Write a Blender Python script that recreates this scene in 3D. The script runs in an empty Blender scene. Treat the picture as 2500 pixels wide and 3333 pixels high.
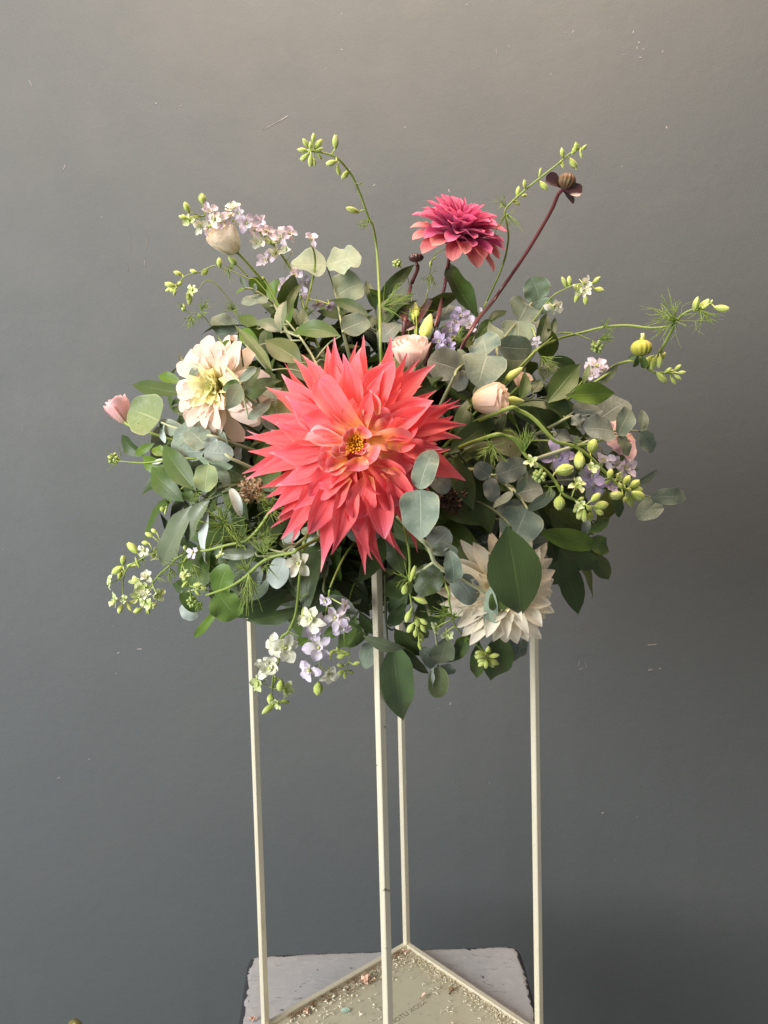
import bpy, math, random
import numpy as np
from mathutils import Vector, Matrix

# ------------------------------------------------------------------ camera, light, exposure
scene = bpy.context.scene
COL = scene.collection
R_ = math.radians
W, H, F_PX = 2500.0, 3333.0, 2488.0
CAM = np.array([0.0, -0.944, 0.728])
PITCH, ROLL = R_(3.457), R_(-1.436)

cam_data = bpy.data.cameras.new('camera')
cam = bpy.data.objects.new('camera', cam_data)
COL.objects.link(cam)
_F = np.array([0, math.cos(PITCH), -math.sin(PITCH)])
_R0 = np.array([1.0, 0, 0]); _U0 = np.cross(_R0, _F)
_R = math.cos(ROLL) * _R0 + math.sin(ROLL) * _U0
_U = -math.sin(ROLL) * _R0 + math.cos(ROLL) * _U0
m = Matrix(((_R[0], _U[0], -_F[0], CAM[0]), (_R[1], _U[1], -_F[1], CAM[1]), (_R[2], _U[2], -_F[2], CAM[2]), (0, 0, 0, 1)))
cam.matrix_world = m
cam_data.sensor_fit = 'HORIZONTAL'
cam_data.sensor_width = 36.0
cam_data.lens = 36.0 * F_PX / W
cam_data.clip_start = 0.02
cam_data.clip_end = 50
scene.camera = cam
scene.render.resolution_x, scene.render.resolution_y = 768, 1024

world = bpy.data.worlds.new('World'); scene.world = world; world.use_nodes = True
bg = world.node_tree.nodes['Background']
bg.inputs[0].default_value = (0.95, 0.98, 1.0, 1); bg.inputs[1].default_value = 0.27

def area(name, loc, target, sx, sy, power, color):
    d = bpy.data.lights.new(name, 'AREA'); d.shape = 'RECTANGLE'; d.size = sx; d.size_y = sy
    d.energy = power; d.color = color
    o = bpy.data.objects.new(name, d); COL.objects.link(o); o.location = loc
    o.rotation_euler = (Vector(target) - Vector(loc)).to_track_quat('-Z', 'Y').to_euler()
    return o
area('window_light', (-2.3, -1.8, 1.25), (0, 0.1, 0.7), 1.5, 1.7, 162, (0.985, 0.99, 0.985))
area('ceiling_bounce_light', (0.1, -0.35, 2.35), (0.1, 0.45, 1.45), 1.8, 0.9, 80, (1.0, 0.74, 0.55))

vs = scene.view_settings
vs.view_transform = 'Standard'; vs.look = 'None'; vs.gamma = 1.0; vs.exposure = 0.0; vs.use_curve_mapping = False
scene.cycles.max_bounces = 8
scene.cycles.use_denoising = True

rng = random.Random(7)

# ------------------------------------------------------------------ pixel helpers
# views of the photograph used to note positions: origin and scale of each view
VIEW = {'A': (300, 400, .42194), 'B': (900, 400, .42194), 'C': (1500, 400, .5425), 'D': (300, 1000, .42194),
        'E': (780, 1050, .47016), 'F': (1500, 1000, .48222), 'G': (300, 1600, .42194), 'H': (800, 1700, .42194),
        'I': (1250, 1650, .48222), 'J': (740, 2950, .63894), 'K': (750, 900, .30139), 'L': (1200, 850, .30139),
        'M': (1450, 1300, .24111), 'N': (820, 1750, .25919), 'P': (0, 0, 1.0), 'Q': (0, 0, 1.507)}
def px(v, x, y):
    o = VIEW[v]; return o[0] + x * o[2], o[1] + y * o[2]
def ray(u, v):
    d = _F + _R * (u - W / 2) / F_PX + _U * (H / 2 - v) / F_PX
    return d / np.linalg.norm(d)
BC = np.array([0.005, 0.0, 0.69])          # the heart of the arrangement
BR = np.array([0.335, 0.27, 0.235])
CORE = np.array([0.005, 0.0, 0.675])
def surf(u, v, k=1.0):
    """point of the arrangement's rounded outside seen at a picture position"""
    d = ray(u, v); q = BR * k
    o = (CAM - BC) / q; e = d / q
    a = e @ e; b = o @ e; c = o @ o - 1
    disc = b * b - a * c
    t = (-b - math.sqrt(disc)) / a if disc > 0 else -b / a
    return CAM + d * t
def at_y(u, v, y):
    d = ray(u, v); return CAM + d * (y - CAM[1]) / d[1]
def at_z(u, v, z):
    d = ray(u, v); return CAM + d * (z - CAM[2]) / d[2]
def P(view, x, y, d=0.0, k=1.0):
    """the same, pushed d metres away from the viewer"""
    u, v = px(view, x, y); p = surf(u, v, k)
    return at_y(u, v, p[1] + d)
def depth(p): return float((p - CAM) @ _F)
def size(view, w, p): return w * VIEW[view][2] * depth(p) / F_PX
def nz(v):
    l = np.linalg.norm(v); return v / l if l > 1e-9 else np.array([0, 0, 1.0])

# ------------------------------------------------------------------ materials
def new_mat(name):
    mt = bpy.data.materials.new(name); mt.use_nodes = True
    nt = mt.node_tree; nt.nodes.clear()
    return mt, nt, nt.nodes, nt.links
def mathn(ns, ls, op, a, b=None, clamp=False):
    n = ns.new('ShaderNodeMath'); n.operation = op; n.use_clamp = clamp
    for i, x in enumerate((a, b)):
        if x is None: continue
        if isinstance(x, (int, float)): n.inputs[i].default_value = x
        else: ls.new(x, n.inputs[i])
    return n.outputs[0]
def mixc(ns, ls, fac, a, b, mode='MIX'):
    n = ns.new('ShaderNodeMix'); n.data_type = 'RGBA'; n.blend_type = mode
    for i, x in ((0, fac), (6, a), (7, b)):
        if isinstance(x, (int, float)): n.inputs[i].default_value = x
        elif isinstance(x, tuple): n.inputs[i].default_value = x if len(x) == 4 else (*x, 1)
        else: ls.new(x, n.inputs[i])
    return n.outputs[2]
def ramp(ns, ls, fac, stops):
    n = ns.new('ShaderNodeValToRGB'); cr = n.color_ramp
    while len(cr.elements) < len(stops): cr.elements.new(0.5)
    for e, (p, c) in zip(cr.elements, stops): e.position = p; e.color = (*c, 1)
    ls.new(fac, n.inputs[0]); return n.outputs[0]
def maprange(ns, ls, v, a, b, c=0.0, d=1.0):
    n = ns.new('ShaderNodeMapRange'); ls.new(v, n.inputs[0])
    for i, x in enumerate((a, b, c, d)): n.inputs[i + 1].default_value = x
    return n.outputs[0]
def noise(ns, ls, vec, scale, detail=3, rough=.5, dist=0.0):
    n = ns.new('ShaderNodeTexNoise'); n.inputs['Scale'].default_value = scale; n.inputs['Detail'].default_value = detail
    n.inputs['Roughness'].default_value = rough; n.inputs['Distortion'].default_value = dist
    if vec is not None: ls.new(vec, n.inputs['Vector'])
    return n.outputs[0]
def bump(ns, ls, h, strength, dist):
    n = ns.new('ShaderNodeBump'); n.inputs['Strength'].default_value = strength; n.inputs['Distance'].default_value = dist
    ls.new(h, n.inputs['Height']); return n.outputs[0]
def finish(ns, ls, color, rough, normal=None, spec=0.4, transl=0.0, metal=0.0, sheen=0.0, coat=0.0, tcolor=None):
    out = ns.new('ShaderNodeOutputMaterial'); b = ns.new('ShaderNodeBsdfPrincipled')
    def put(k, x):
        if isinstance(x, (int, float)): b.inputs[k].default_value = x
        elif isinstance(x, tuple): b.inputs[k].default_value = (*x, 1)
        else: ls.new(x, b.inputs[k])
    put('Base Color', color); put('Roughness', rough); put('Specular IOR Level', spec); put('Metallic', metal)
    put('Sheen Weight', sheen); put('Coat Weight', coat)
    if normal is not None: ls.new(normal, b.inputs['Normal'])
    if transl > 0:
        t = ns.new('ShaderNodeBsdfTranslucent'); mx = ns.new('ShaderNodeMixShader'); mx.inputs[0].default_value = transl
        tc = color if tcolor is None else tcolor
        if isinstance(tc, tuple): t.inputs[0].default_value = (*tc, 1)
        else: ls.new(tc, t.inputs[0])
        if normal is not None: ls.new(normal, t.inputs['Normal'])
        ls.new(b.outputs[0], mx.inputs[1]); ls.new(t.outputs[0], mx.inputs[2]); ls.new(mx.outputs[0], out.inputs[0])
    else: ls.new(b.outputs[0], out.inputs[0])
def uvs(ns, ls):
    u = ns.new('ShaderNodeUVMap'); s = ns.new('ShaderNodeSeparateXYZ'); ls.new(u.outputs[0], s.inputs[0])
    side = mathn(ns, ls, 'ABSOLUTE', mathn(ns, ls, 'SUBTRACT', mathn(ns, ls, 'MULTIPLY', s.outputs[0], 2), 1))
    return u.outputs[0], s.outputs[0], s.outputs[1], side

def leaf_mat(name, c1, c2, rib, rough, spec, transl, veins=8, vein_amt=.35, edge=None, edge_amt=.5, spots=0.0, dust=0.0, along=False):
    mt, nt, ns, ls = new_mat(name)
    uv, u, v, side = uvs(ns, ls)
    info = ns.new('ShaderNodeObjectInfo'); tc = ns.new('ShaderNodeTexCoord')
    n1 = noise(ns, ls, tc.outputs['Object'], 40, 4, .6)
    f = mathn(ns, ls, 'ADD', mathn(ns, ls, 'MULTIPLY', info.outputs['Random'], .75), mathn(ns, ls, 'MULTIPLY', mathn(ns, ls, 'SUBTRACT', n1, .4), .9), True)
    col = mixc(ns, ls, f, c1, c2)
    if along:   # fine lengthwise veins
        ph = mathn(ns, ls, 'FRACT', mathn(ns, ls, 'MULTIPLY', side, veins))
        wob = mathn(ns, ls, 'ABSOLUTE', mathn(ns, ls, 'SUBTRACT', ph, .5))
        vl = maprange(ns, ls, wob, .0, .2, 1, 0)
    else:
        nn = noise(ns, ls, uv, 5, 2)
        ph = mathn(ns, ls, 'FRACT', mathn(ns, ls, 'ADD', mathn(ns, ls, 'SUBTRACT', mathn(ns, ls, 'MULTIPLY', v, veins), mathn(ns, ls, 'MULTIPLY', side, veins * .28)), mathn(ns, ls, 'MULTIPLY', nn, .9)))
        wob = mathn(ns, ls, 'ABSOLUTE', mathn(ns, ls, 'SUBTRACT', ph, .5))
        vl = maprange(ns, ls, wob, .0, .09, 1, 0)
    vl = mathn(ns, ls, 'MULTIPLY', vl, vein_amt)
    col = mixc(ns, ls, vl, col, rib)
    mid = maprange(ns, ls, side, .0, .055, .75, 0)
    mid = mathn(ns, ls, 'MULTIPLY', mid, maprange(ns, ls, v, .55, 1.0, 1, .1))
    col = mixc(ns, ls, mid, col, rib)
    if edge:
        col = mixc(ns, ls, maprange(ns, ls, side, .93, .985, 0, edge_amt), col, edge)
    if dust > 0:
        n2 = noise(ns, ls, tc.outputs['Object'], 130, 5, .7)
        col = mixc(ns, ls, maprange(ns, ls, n2, .5, .72, 0, dust), col, (.55, .58, .52))
    if spots > 0:
        n3 = noise(ns, ls, tc.outputs['Object'], 210, 2, .5)
        col = mixc(ns, ls, maprange(ns, ls, n3, .70, .74, 0, spots), col, (.05, .05, .025))
    hgt = mathn(ns, ls, 'ADD', mathn(ns, ls, 'MULTIPLY', vl, -.6), mathn(ns, ls, 'MULTIPLY', n1, 1.0))
    hgt = mathn(ns, ls, 'SUBTRACT', hgt, mathn(ns, ls, 'MULTIPLY', mid, .9))
    nm = bump(ns, ls, hgt, .35, .0012)
    rg = mathn(ns, ls, 'ADD', rough, mathn(ns, ls, 'MULTIPLY', n1, .15))
    tcol = mixc(ns, ls, .45, col, (.17, .24, .03))
    finish(ns, ls, col, rg, nm, spec, transl, tcolor=tcol)
    return mt

def petal_mat(name, stops, vein, vein_amt, transl, rough=.55, stripes=9, side_mix=None, jit=.06, sheen=.1):
    mt, nt, ns, ls = new_mat(name)
    uv, u, v, side = uvs(ns, ls)
    info = ns.new('ShaderNodeObjectInfo'); tc = ns.new('ShaderNodeTexCoord')
    n1 = noise(ns, ls, tc.outputs['Object'], 60, 3)
    vv = mathn(ns, ls, 'ADD', v, mathn(ns, ls, 'MULTIPLY', mathn(ns, ls, 'SUBTRACT', n1, .5), .22))
    vv = mathn(ns, ls, 'ADD', vv, mathn(ns, ls, 'MULTIPLY', mathn(ns, ls, 'SUBTRACT', info.outputs['Random'], .5), .14))
    col = ramp(ns, ls, vv, stops)
    if side_mix: col = mixc(ns, ls, maprange(ns, ls, side, .55, 1.0, 0, side_mix[1]), col, side_mix[0])
    mp = ns.new('ShaderNodeMapping'); mp.inputs['Scale'].default_value = (stripes, .9, 1); ls.new(uv, mp.inputs[0])
    off = ns.new('ShaderNodeCombineXYZ'); ls.new(mathn(ns, ls, 'MULTIPLY', info.outputs['Random'], 37.0), off.inputs[0])
    ls.new(off.outputs[0], mp.inputs['Location'])
    n2 = noise(ns, ls, mp.outputs[0], 1.6, 3, .6)
    st = maprange(ns, ls, n2, .48, .75, 0, vein_amt)
    col = mixc(ns, ls, st, col, vein)
    hsv = ns.new('ShaderNodeHueSaturation'); ls.new(col, hsv.inputs['Color'])
    ls.new(maprange(ns, ls, info.outputs['Random'], 0, 1, 1 - jit, 1 + jit), hsv.inputs['Value'])
    col = hsv.outputs[0]
    nm = bump(ns, ls, n2, .45, .0012)
    finish(ns, ls, col, rough, nm, .3, transl, sheen=sheen)
    return mt

def plain_mat(name, c1, c2, scale, rough, spec=.4, transl=0.0, metal=0.0, bmp=.2, bd=.0006):
    mt, nt, ns, ls = new_mat(name)
    tc = ns.new('ShaderNodeTexCoord'); n1 = noise(ns, ls, tc.outputs['Object'], scale, 4, .6)
    info = ns.new('ShaderNodeObjectInfo')
    f = mathn(ns, ls, 'ADD', mathn(ns, ls, 'SUBTRACT', n1, .12), mathn(ns, ls, 'MULTIPLY', mathn(ns, ls, 'SUBTRACT', info.outputs['Random'], .5), .5), True)
    col = mixc(ns, ls, f, c1, c2)
    finish(ns, ls, col, rough, bump(ns, ls, n1, bmp, bd), spec, transl, metal)
    return mt

MT = {
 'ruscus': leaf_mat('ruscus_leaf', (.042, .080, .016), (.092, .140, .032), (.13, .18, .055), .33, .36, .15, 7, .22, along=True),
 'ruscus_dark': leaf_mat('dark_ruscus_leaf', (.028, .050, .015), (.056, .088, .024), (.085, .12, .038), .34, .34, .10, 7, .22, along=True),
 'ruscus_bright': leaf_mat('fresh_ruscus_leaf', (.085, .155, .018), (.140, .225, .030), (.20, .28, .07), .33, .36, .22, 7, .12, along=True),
 'ruscus_gloss': leaf_mat('waxy_dark_ruscus_leaf', (.026, .048, .014), (.050, .080, .022), (.085, .12, .038), .22, .5, .08, 7, .2, along=True, spots=.3),
 'ruscus_sheen': leaf_mat('waxy_green_ruscus_leaf', (.075, .135, .045), (.13, .20, .08), (.20, .28, .12), .20, .6, .15, 7, .3, along=True),
 'ruscus_olive': leaf_mat('olive_ruscus_leaf', (.060, .085, .022), (.100, .110, .030), (.16, .18, .06), .36, .4, .15, 7, .12, along=True),
 'ruscus_grey': leaf_mat('greyish_ruscus_leaf', (.095, .122, .065), (.165, .195, .118), (.24, .27, .17), .28, .5, .10, 7, .12, along=True),
 'euc': leaf_mat('eucalyptus_leaf', (.128, .168, .121), (.204, .248, .184), (.34, .38, .29), .56, .35, .08, 7, .22, (.40, .42, .30), .5, .25, .22),
 'euc_pale': leaf_mat('pale_eucalyptus_leaf', (.200, .270, .180), (.280, .352, .252), (.43, .49, .37), .55, .35, .12, 7, .25, (.48, .52, .36), .5, .15, .25),
 'euc_blue': leaf_mat('blue_grey_eucalyptus_leaf', (.122, .146, .120), (.192, .220, .182), (.32, .36, .31), .55, .35, .06, 7, .25, (.34, .37, .30), .4, .2, .2),
 'euc_olive': leaf_mat('olive_eucalyptus_leaf', (.165, .215, .085), (.225, .285, .120), (.36, .40, .22), .50, .35, .16, 7, .22, (.42, .44, .25), .5, .5, .15),
 'euc_green': leaf_mat('green_eucalyptus_leaf', (.095, .175, .026), (.150, .245, .050), (.25, .33, .12), .40, .4, .25, 7, .22, (.22, .30, .10), .4, .1, .0),
 'euc_white': leaf_mat('silvery_eucalyptus_leaf', (.40, .47, .42), (.55, .60, .55), (.66, .70, .62), .42, .45, .15, 7, .2, (.6, .63, .55), .4, 0, .2),
 'stem_green': plain_mat('green_stem', (.20, .275, .055), (.29, .37, .085), 60, .45, .4, .05),
 'stem_dark': plain_mat('dark_stem', (.05, .07, .03), (.10, .12, .055), 80, .5),
 'stem_pale': plain_mat('pale_stem', (.26, .30, .16), (.40, .42, .26), 80, .55),
 'stem_maroon': plain_mat('maroon_stem', (.085, .022, .024), (.16, .040, .042), 60, .35, .5),
 'sepal_maroon': plain_mat('maroon_sepal', (.055, .022, .022), (.11, .045, .040), 90, .25, .6),
 'bud': petal_mat('larkspur_bud', [(0, (.42, .53, .08)), (.55, (.56, .65, .15)), (1, (.70, .76, .30))], (.36, .47, .06), .55, .18, .5, 5, ((.78, .82, .46), .5)),
 'bud_green': petal_mat('tight_green_bud', [(0, (.30, .41, .09)), (1, (.46, .56, .19))], (.20, .29, .05), .5, .1, .5, 5, ((.60, .68, .34), .5)),
 'lark_green': petal_mat('green_larkspur_petal', [(0, (.45, .56, .14)), (.5, (.62, .70, .30)), (1, (.78, .82, .55))], (.36, .48, .10), .5, .3, .5, 4),
 'lark_white': petal_mat('white_larkspur_petal', [(0, (.60, .66, .26)), (.35, (.80, .80, .62)), (1, (.86, .84, .76))], (.52, .60, .22), .45, .3, .5, 4),
 'lark_lilac': petal_mat('lilac_larkspur_petal', [(0, (.70, .70, .54)), (.4, (.77, .70, .77)), (1, (.68, .59, .77))], (.82, .77, .77), .55, .3, .5, 4),
 'lark_pink': petal_mat('pinkish_larkspur_petal', [(0, (.70, .66, .48)), (.4, (.80, .70, .72)), (1, (.76, .64, .76))], (.58, .44, .72), .45, .3, .5, 4),
 'lark_purple': petal_mat('purple_larkspur_petal', [(0, (.60, .55, .60)), (.4, (.52, .44, .62)), (1, (.44, .36, .58))], (.64, .57, .70), .5, .25, .5, 4),
 'fern': plain_mat('feathery_foliage', (.17, .255, .045), (.30, .40, .095), 40, .5, .4, .15),
 'coral': petal_mat('coral_petal', [(0, (.94, .40, .09)), (.16, (.94, .24, .14)), (.34, (.95, .155, .145)), (.75, (.94, .138, .155)), (.95, (.90, .20, .27)), (1, (.88, .38, .42))], (.80, .050, .095), .80, .38, .5, 11, ((.92, .30, .30), .28)),
 'coral_inner': petal_mat('orange_coral_petal', [(0, (.93, .46, .07)), (.35, (.94, .33, .13)), (.6, (.93, .17, .17)), (1, (.90, .27, .31))], (.88, .10, .13), .45, .30, .5, 9, ((.90, .38, .38), .5)),
 'coral_curl': petal_mat('pale_pink_petal_curl', [(0, (.90, .30, .12)), (.45, (.88, .20, .18)), (1, (.87, .46, .46))], (.85, .14, .15), .35, .28, .5, 7, ((.90, .5, .5), .5)),
 'magenta': petal_mat('magenta_petal', [(0, (.32, .012, .09)), (.5, (.56, .03, .18)), (1, (.74, .17, .30))], (.36, .01, .11), .6, .22, .5, 7, ((.66, .2, .3), .45)),
 'salmon': petal_mat('salmon_petal', [(0, (.52, .025, .14)), (.3, (.72, .09, .18)), (.7, (.85, .24, .23)), (1, (.88, .36, .32))], (.66, .06, .17), .6, .30, .5, 8, ((.86, .42, .36), .4)),
 'blush': petal_mat('blush_petal', [(0, (.86, .76, .38)), (.25, (.88, .80, .56)), (.6, (.89, .76, .64)), (1, (.91, .72, .63))], (.84, .60, .50), .3, .42, .5, 8),
 'cream_yellow': petal_mat('cream_yellow_petal', [(0, (.74, .72, .13)), (.4, (.87, .82, .34)), (1, (.90, .83, .52))], (.78, .72, .30), .3, .30, .5, 6),
 'cream': petal_mat('cream_petal', [(0, (.92, .82, .54)), (.3, (.95, .87, .66)), (1, (.95, .86, .70))], (.86, .74, .57), .3, .42, .5, 9),
 'rose_pink': petal_mat('pale_pink_rose_petal', [(0, (.78, .64, .46)), (.4, (.89, .72, .64)), (1, (.91, .76, .69))], (.86, .64, .57), .3, .45, .5, 7),
 'rose_peach': petal_mat('peach_rose_petal', [(0, (.80, .68, .42)), (.4, (.90, .73, .56)), (1, (.90, .71, .59))], (.86, .62, .48), .3, .45, .5, 7),
 'rose_cream': petal_mat('cream_rose_petal', [(0, (.74, .72, .42)), (.4, (.88, .82, .66)), (1, (.90, .83, .73))], (.82, .75, .56), .3, .4, .5, 7),
 'rose_hot': petal_mat('pink_rose_petal', [(0, (.80, .60, .46)), (.4, (.88, .56, .55)), (1, (.88, .60, .61))], (.84, .48, .50), .35, .35, .5, 7),
 'lis_bud': petal_mat('yellow_green_bud', [(0, (.36, .46, .08)), (.3, (.58, .64, .16)), (1, (.74, .76, .34))], (.48, .56, .12), .4, .2, .45, 4),
 'yellow_bud': petal_mat('yellow_dahlia_bud', [(0, (.24, .26, .04)), (.5, (.46, .44, .06)), (1, (.60, .54, .10))], (.28, .30, .04), .7, .08, .4, 12),
 'brown_bud': petal_mat('brown_dahlia_bud', [(0, (.07, .03, .022)), (.5, (.15, .095, .035)), (1, (.11, .04, .03))], (.07, .022, .02), .7, .08, .4, 12),
 'stamen': plain_mat('orange_stamen', (.80, .30, .012), (.92, .52, .03), 300, .5),
 'moss': plain_mat('dry_moss', (.055, .035, .020), (.15, .095, .055), 200, .9),
 'dry': plain_mat('dried_petals', (.22, .15, .085), (.46, .34, .21), 150, .85),
 'foam': plain_mat('wet_floral_foam', (.010, .022, .012), (.02, .04, .02), 300, .9),
 'bowl': plain_mat('black_plastic', (.012, .013, .013), (.02, .021, .02), 30, .35),
 'shaving': plain_mat('cream_shavings', (.62, .54, .38), (.88, .82, .66), 30, .8),
 'scrap': plain_mat('pink_scraps', (.66, .42, .30), (.85, .68, .55), 40, .7, .3, .1),
 'grit': plain_mat('brown_grit', (.16, .10, .055), (.36, .24, .13), 40, .9),
 'teal': plain_mat('teal_leaf_scrap', (.36, .50, .40), (.48, .60, .48), 60, .5, .4, .1),
 'olive': plain_mat('olive_bud_skin', (.07, .07, .02), (.20, .19, .06), 120, .3, .5),
 'ink': plain_mat('faded_ink', (.20, .19, .125), (.30, .28, .19), 400, .8),
}

# ------------------------------------------------------------------ object helpers
def mesh_obj(name, verts, faces, mat, parent=None, uv=None, smooth=True, origin=None):
    verts = np.asarray(verts, float)
    if origin is None: origin = np.zeros(3)
    me = bpy.data.meshes.new(name)
    me.from_pydata((verts - origin).tolist(), [], faces)
    if smooth: me.polygons.foreach_set('use_smooth', [True] * len(me.polygons))
    if uv is not None:
        l = me.uv_layers.new(name='UVMap'); vi = np.empty(len(me.loops), dtype=np.int32)
        me.loops.foreach_get('vertex_index', vi)
        l.data.foreach_set('uv', np.asarray(uv, np.float32)[vi].ravel())
    mats = mat if isinstance(mat, (list, tuple)) else [mat]
    for q in mats: me.materials.append(MT[q] if isinstance(q, str) else q)
    o = bpy.data.objects.new(name, me); COL.objects.link(o)
    if parent is not None:
        o.parent = parent
        o.location = Vector(origin) - world_loc(parent)
    else: o.location = Vector(origin)
    return o
def world_loc(o):
    l = Vector(o.location)
    while o.parent is not None:
        o = o.parent; l = l + Vector(o.location)
    return l
def thing(name, label, cat, loc, group=None):
    o = bpy.data.objects.new(name, None); COL.objects.link(o); o.location = Vector(loc); o.empty_display_size = .02
    o['label'] = label; o['category'] = cat
    if group: o['group'] = group
    return o
def tag(o, label=None, cat=None, group=None, kind=None):
    for k, v in (('label', label), ('category', cat), ('group', group), ('kind', kind)):
        if v: o[k] = v
    return o

class Buf:
    def __init__(s): s.v, s.f, s.uv, s.n = [], [], [], 0
    def add(s, v, f, uv=None):
        s.v.append(np.asarray(v, float)); s.f += [tuple(i + s.n for i in q) for q in f]
        s.uv.append(np.zeros((len(v), 2)) if uv is None else np.asarray(uv)); s.n += len(v)
    def obj(s, name, mat, parent=None, origin=None, smooth=True):
        return mesh_obj(name, np.vstack(s.v), s.f, mat, parent, np.vstack(s.uv), smooth, origin)

def grid_faces(nr, nc, wrap=False):
    f = []
    for i in range(nr - 1):
        for j in range(nc if wrap else nc - 1):
            a = i * nc + j; b = i * nc + (j + 1) % nc
            f.append((a, b, b + nc, a + nc))
    return f
def spline(pts, n=6):
    pts = [np.asarray(p, float) for p in pts]
    if len(pts) == 2: return np.array([pts[0] + (pts[1] - pts[0]) * t for t in np.linspace(0, 1, n + 1)])
    q = [2 * pts[0] - pts[1]] + pts + [2 * pts[-1] - pts[-2]]
    out = []
    for i in range(1, len(q) - 2):
        for t in np.linspace(0, 1, n, endpoint=False):
            a, b, c, d = q[i - 1:i + 3]
            out.append(.5 * ((2 * b) + (c - a) * t + (2 * a - 5 * b + 4 * c - d) * t * t + (3 * b - a - 3 * c + d) * t ** 3))
    out.append(pts[-1]); return np.array(out)
def tube(buf, path, r0, r1, sides=6, cap=True):
    path = np.asarray(path); n = len(path)
    tg = np.gradient(path, axis=0); ref = np.array([.31, .2, .93])
    vs_, uv = [], []
    for i in range(n):
        t = nz(tg[i]); a = nz(np.cross(t, ref)); b = np.cross(t, a); r = (r0 + (r1 - r0) * i / (n - 1)) * (1 + (.04 * math.sin(i * 2.1 + n) + .03 * math.sin(i * .77) if sides > 4 else 0))
        for k in range(sides):
            th = 2 * math.pi * k / sides
            vs_.append(path[i] + r * (math.cos(th) * a + math.sin(th) * b)); uv.append((k / sides, i / (n - 1)))
    f = grid_faces(n, sides, True)
    if cap: f += [tuple(range(sides))[::-1], tuple((n - 1) * sides + k for k in range(sides))]
    buf.add(vs_, f, uv)

PROF = {
 'ruscus': [(0, .05), (.05, .20), (.14, .58), (.27, .90), (.41, 1), (.54, .97), (.67, .82), (.79, .57), (.88, .32), (.95, .12), (1, .01)],
 'ovate': [(0, .22), (.03, .48), (.10, .78), (.22, .97), (.36, 1), (.50, .96), (.64, .82), (.77, .58), (.88, .30), (.95, .11), (1, .01)],
 'euc': [(0, .12), (.03, .46), (.08, .66), (.16, .84), (.28, .97), (.42, 1), (.56, .99), (.7, .91), (.82, .77), (.9, .61), (.96, .41), (.99, .22), (1, .06)],
 'heart': [(0, .14), (.02, .52), (.06, .76), (.13, .92), (.25, 1), (.4, .99), (.55, .92), (.7, .80), (.82, .64), (.91, .46), (.97, .26), (1, .05)],
 'spike': [(0, .30), (.15, .54), (.32, .86), (.46, 1), (.58, .92), (.69, .70), (.78, .46), (.86, .27), (.93, .15), (.98, .08), (1, .02)],
 'broad': [(0, .28), (.2, .68), (.4, .95), (.6, 1), (.76, .84), (.87, .58), (.95, .28), (1, .04)],
 'round': [(0, .32), (.2, .60), (.45, .90), (.65, 1), (.8, .97), (.89, .84), (.95, .64), (.985, .40), (1, .14)],
 'strap': [(0, .25), (.2, .7), (.45, 1), (.7, .9), (.88, .55), (1, .06)],
}
def blade(p0, p1, w, nrm, prof='ruscus', bend=0.0, fold=0.0, cup=0.0, twist=0.0, wave=0.0, tip=0.0, nr=10, nc=7, roll_in=0.0, skew=0.0, pleat=0.0):
    p0 = np.asarray(p0, float); p1 = np.asarray(p1, float)
    ax = p1 - p0; L = np.linalg.norm(ax); a = ax / max(L, 1e-6)
    n = nz(nrm - (nrm @ a) * a); b = np.cross(a, n)
    tx, ty = zip(*PROF[prof]); ph = rng.random() * 6.28; fr = rng.uniform(1.2, 2.2)
    V, UV = [], []
    for i in range(nr):
        t = .5 - .5 * math.cos(math.pi * i / (nr - 1)); t = .6 * t + .4 * i / (nr - 1)
        h = w / 2 * np.interp(t, tx, ty)
        c = p0 + a * L * t + n * bend * L * 4 * t * (1 - t) + b * skew * L * 4 * t * (1 - t)
        if t > .55: c = c + n * tip * L * ((t - .55) / .45) ** 2
        th = twist * t * t; bt = math.cos(th) * b + math.sin(th) * n; nt = -math.sin(th) * b + math.cos(th) * n
        for j in range(nc):
            s = -1 + 2 * j / (nc - 1)
            lift = fold * abs(s) * h + cup * s * s * h + wave * h * s * s * math.sin(2 * math.pi * fr * t + ph + (1.3 if s > 0 else 0))
            if pleat: lift += pleat * h * math.cos(3 * math.pi * s + .4) * min(1, 3 * t)
            x = s * h * (1 - .25 * min(1, abs(fold))) * (1 - roll_in * s * s * .6)
            V.append(c + bt * x + nt * lift); UV.append((j / (nc - 1), t))
    return V, grid_faces(nr, nc), UV
def blade_obj(name, mat, parent, *a, **k):
    v, f, uv = blade(*a, **k)
    return mesh_obj(name, v, f, mat, parent, uv, True, np.asarray(a[0], float))

def face_normal(p, tw=0.0, axis=None, outw=.5):
    n = nz(nz(CAM - p) * .75 + nz((p - BC) / BR) * outw + np.array([-.05, 0, .12]))
    if axis is not None:
        a = nz(axis); n = nz(n - (n @ a) * a)
        if tw: n = nz(math.cos(tw) * n + math.sin(tw) * np.cross(a, n))
    return n

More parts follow.
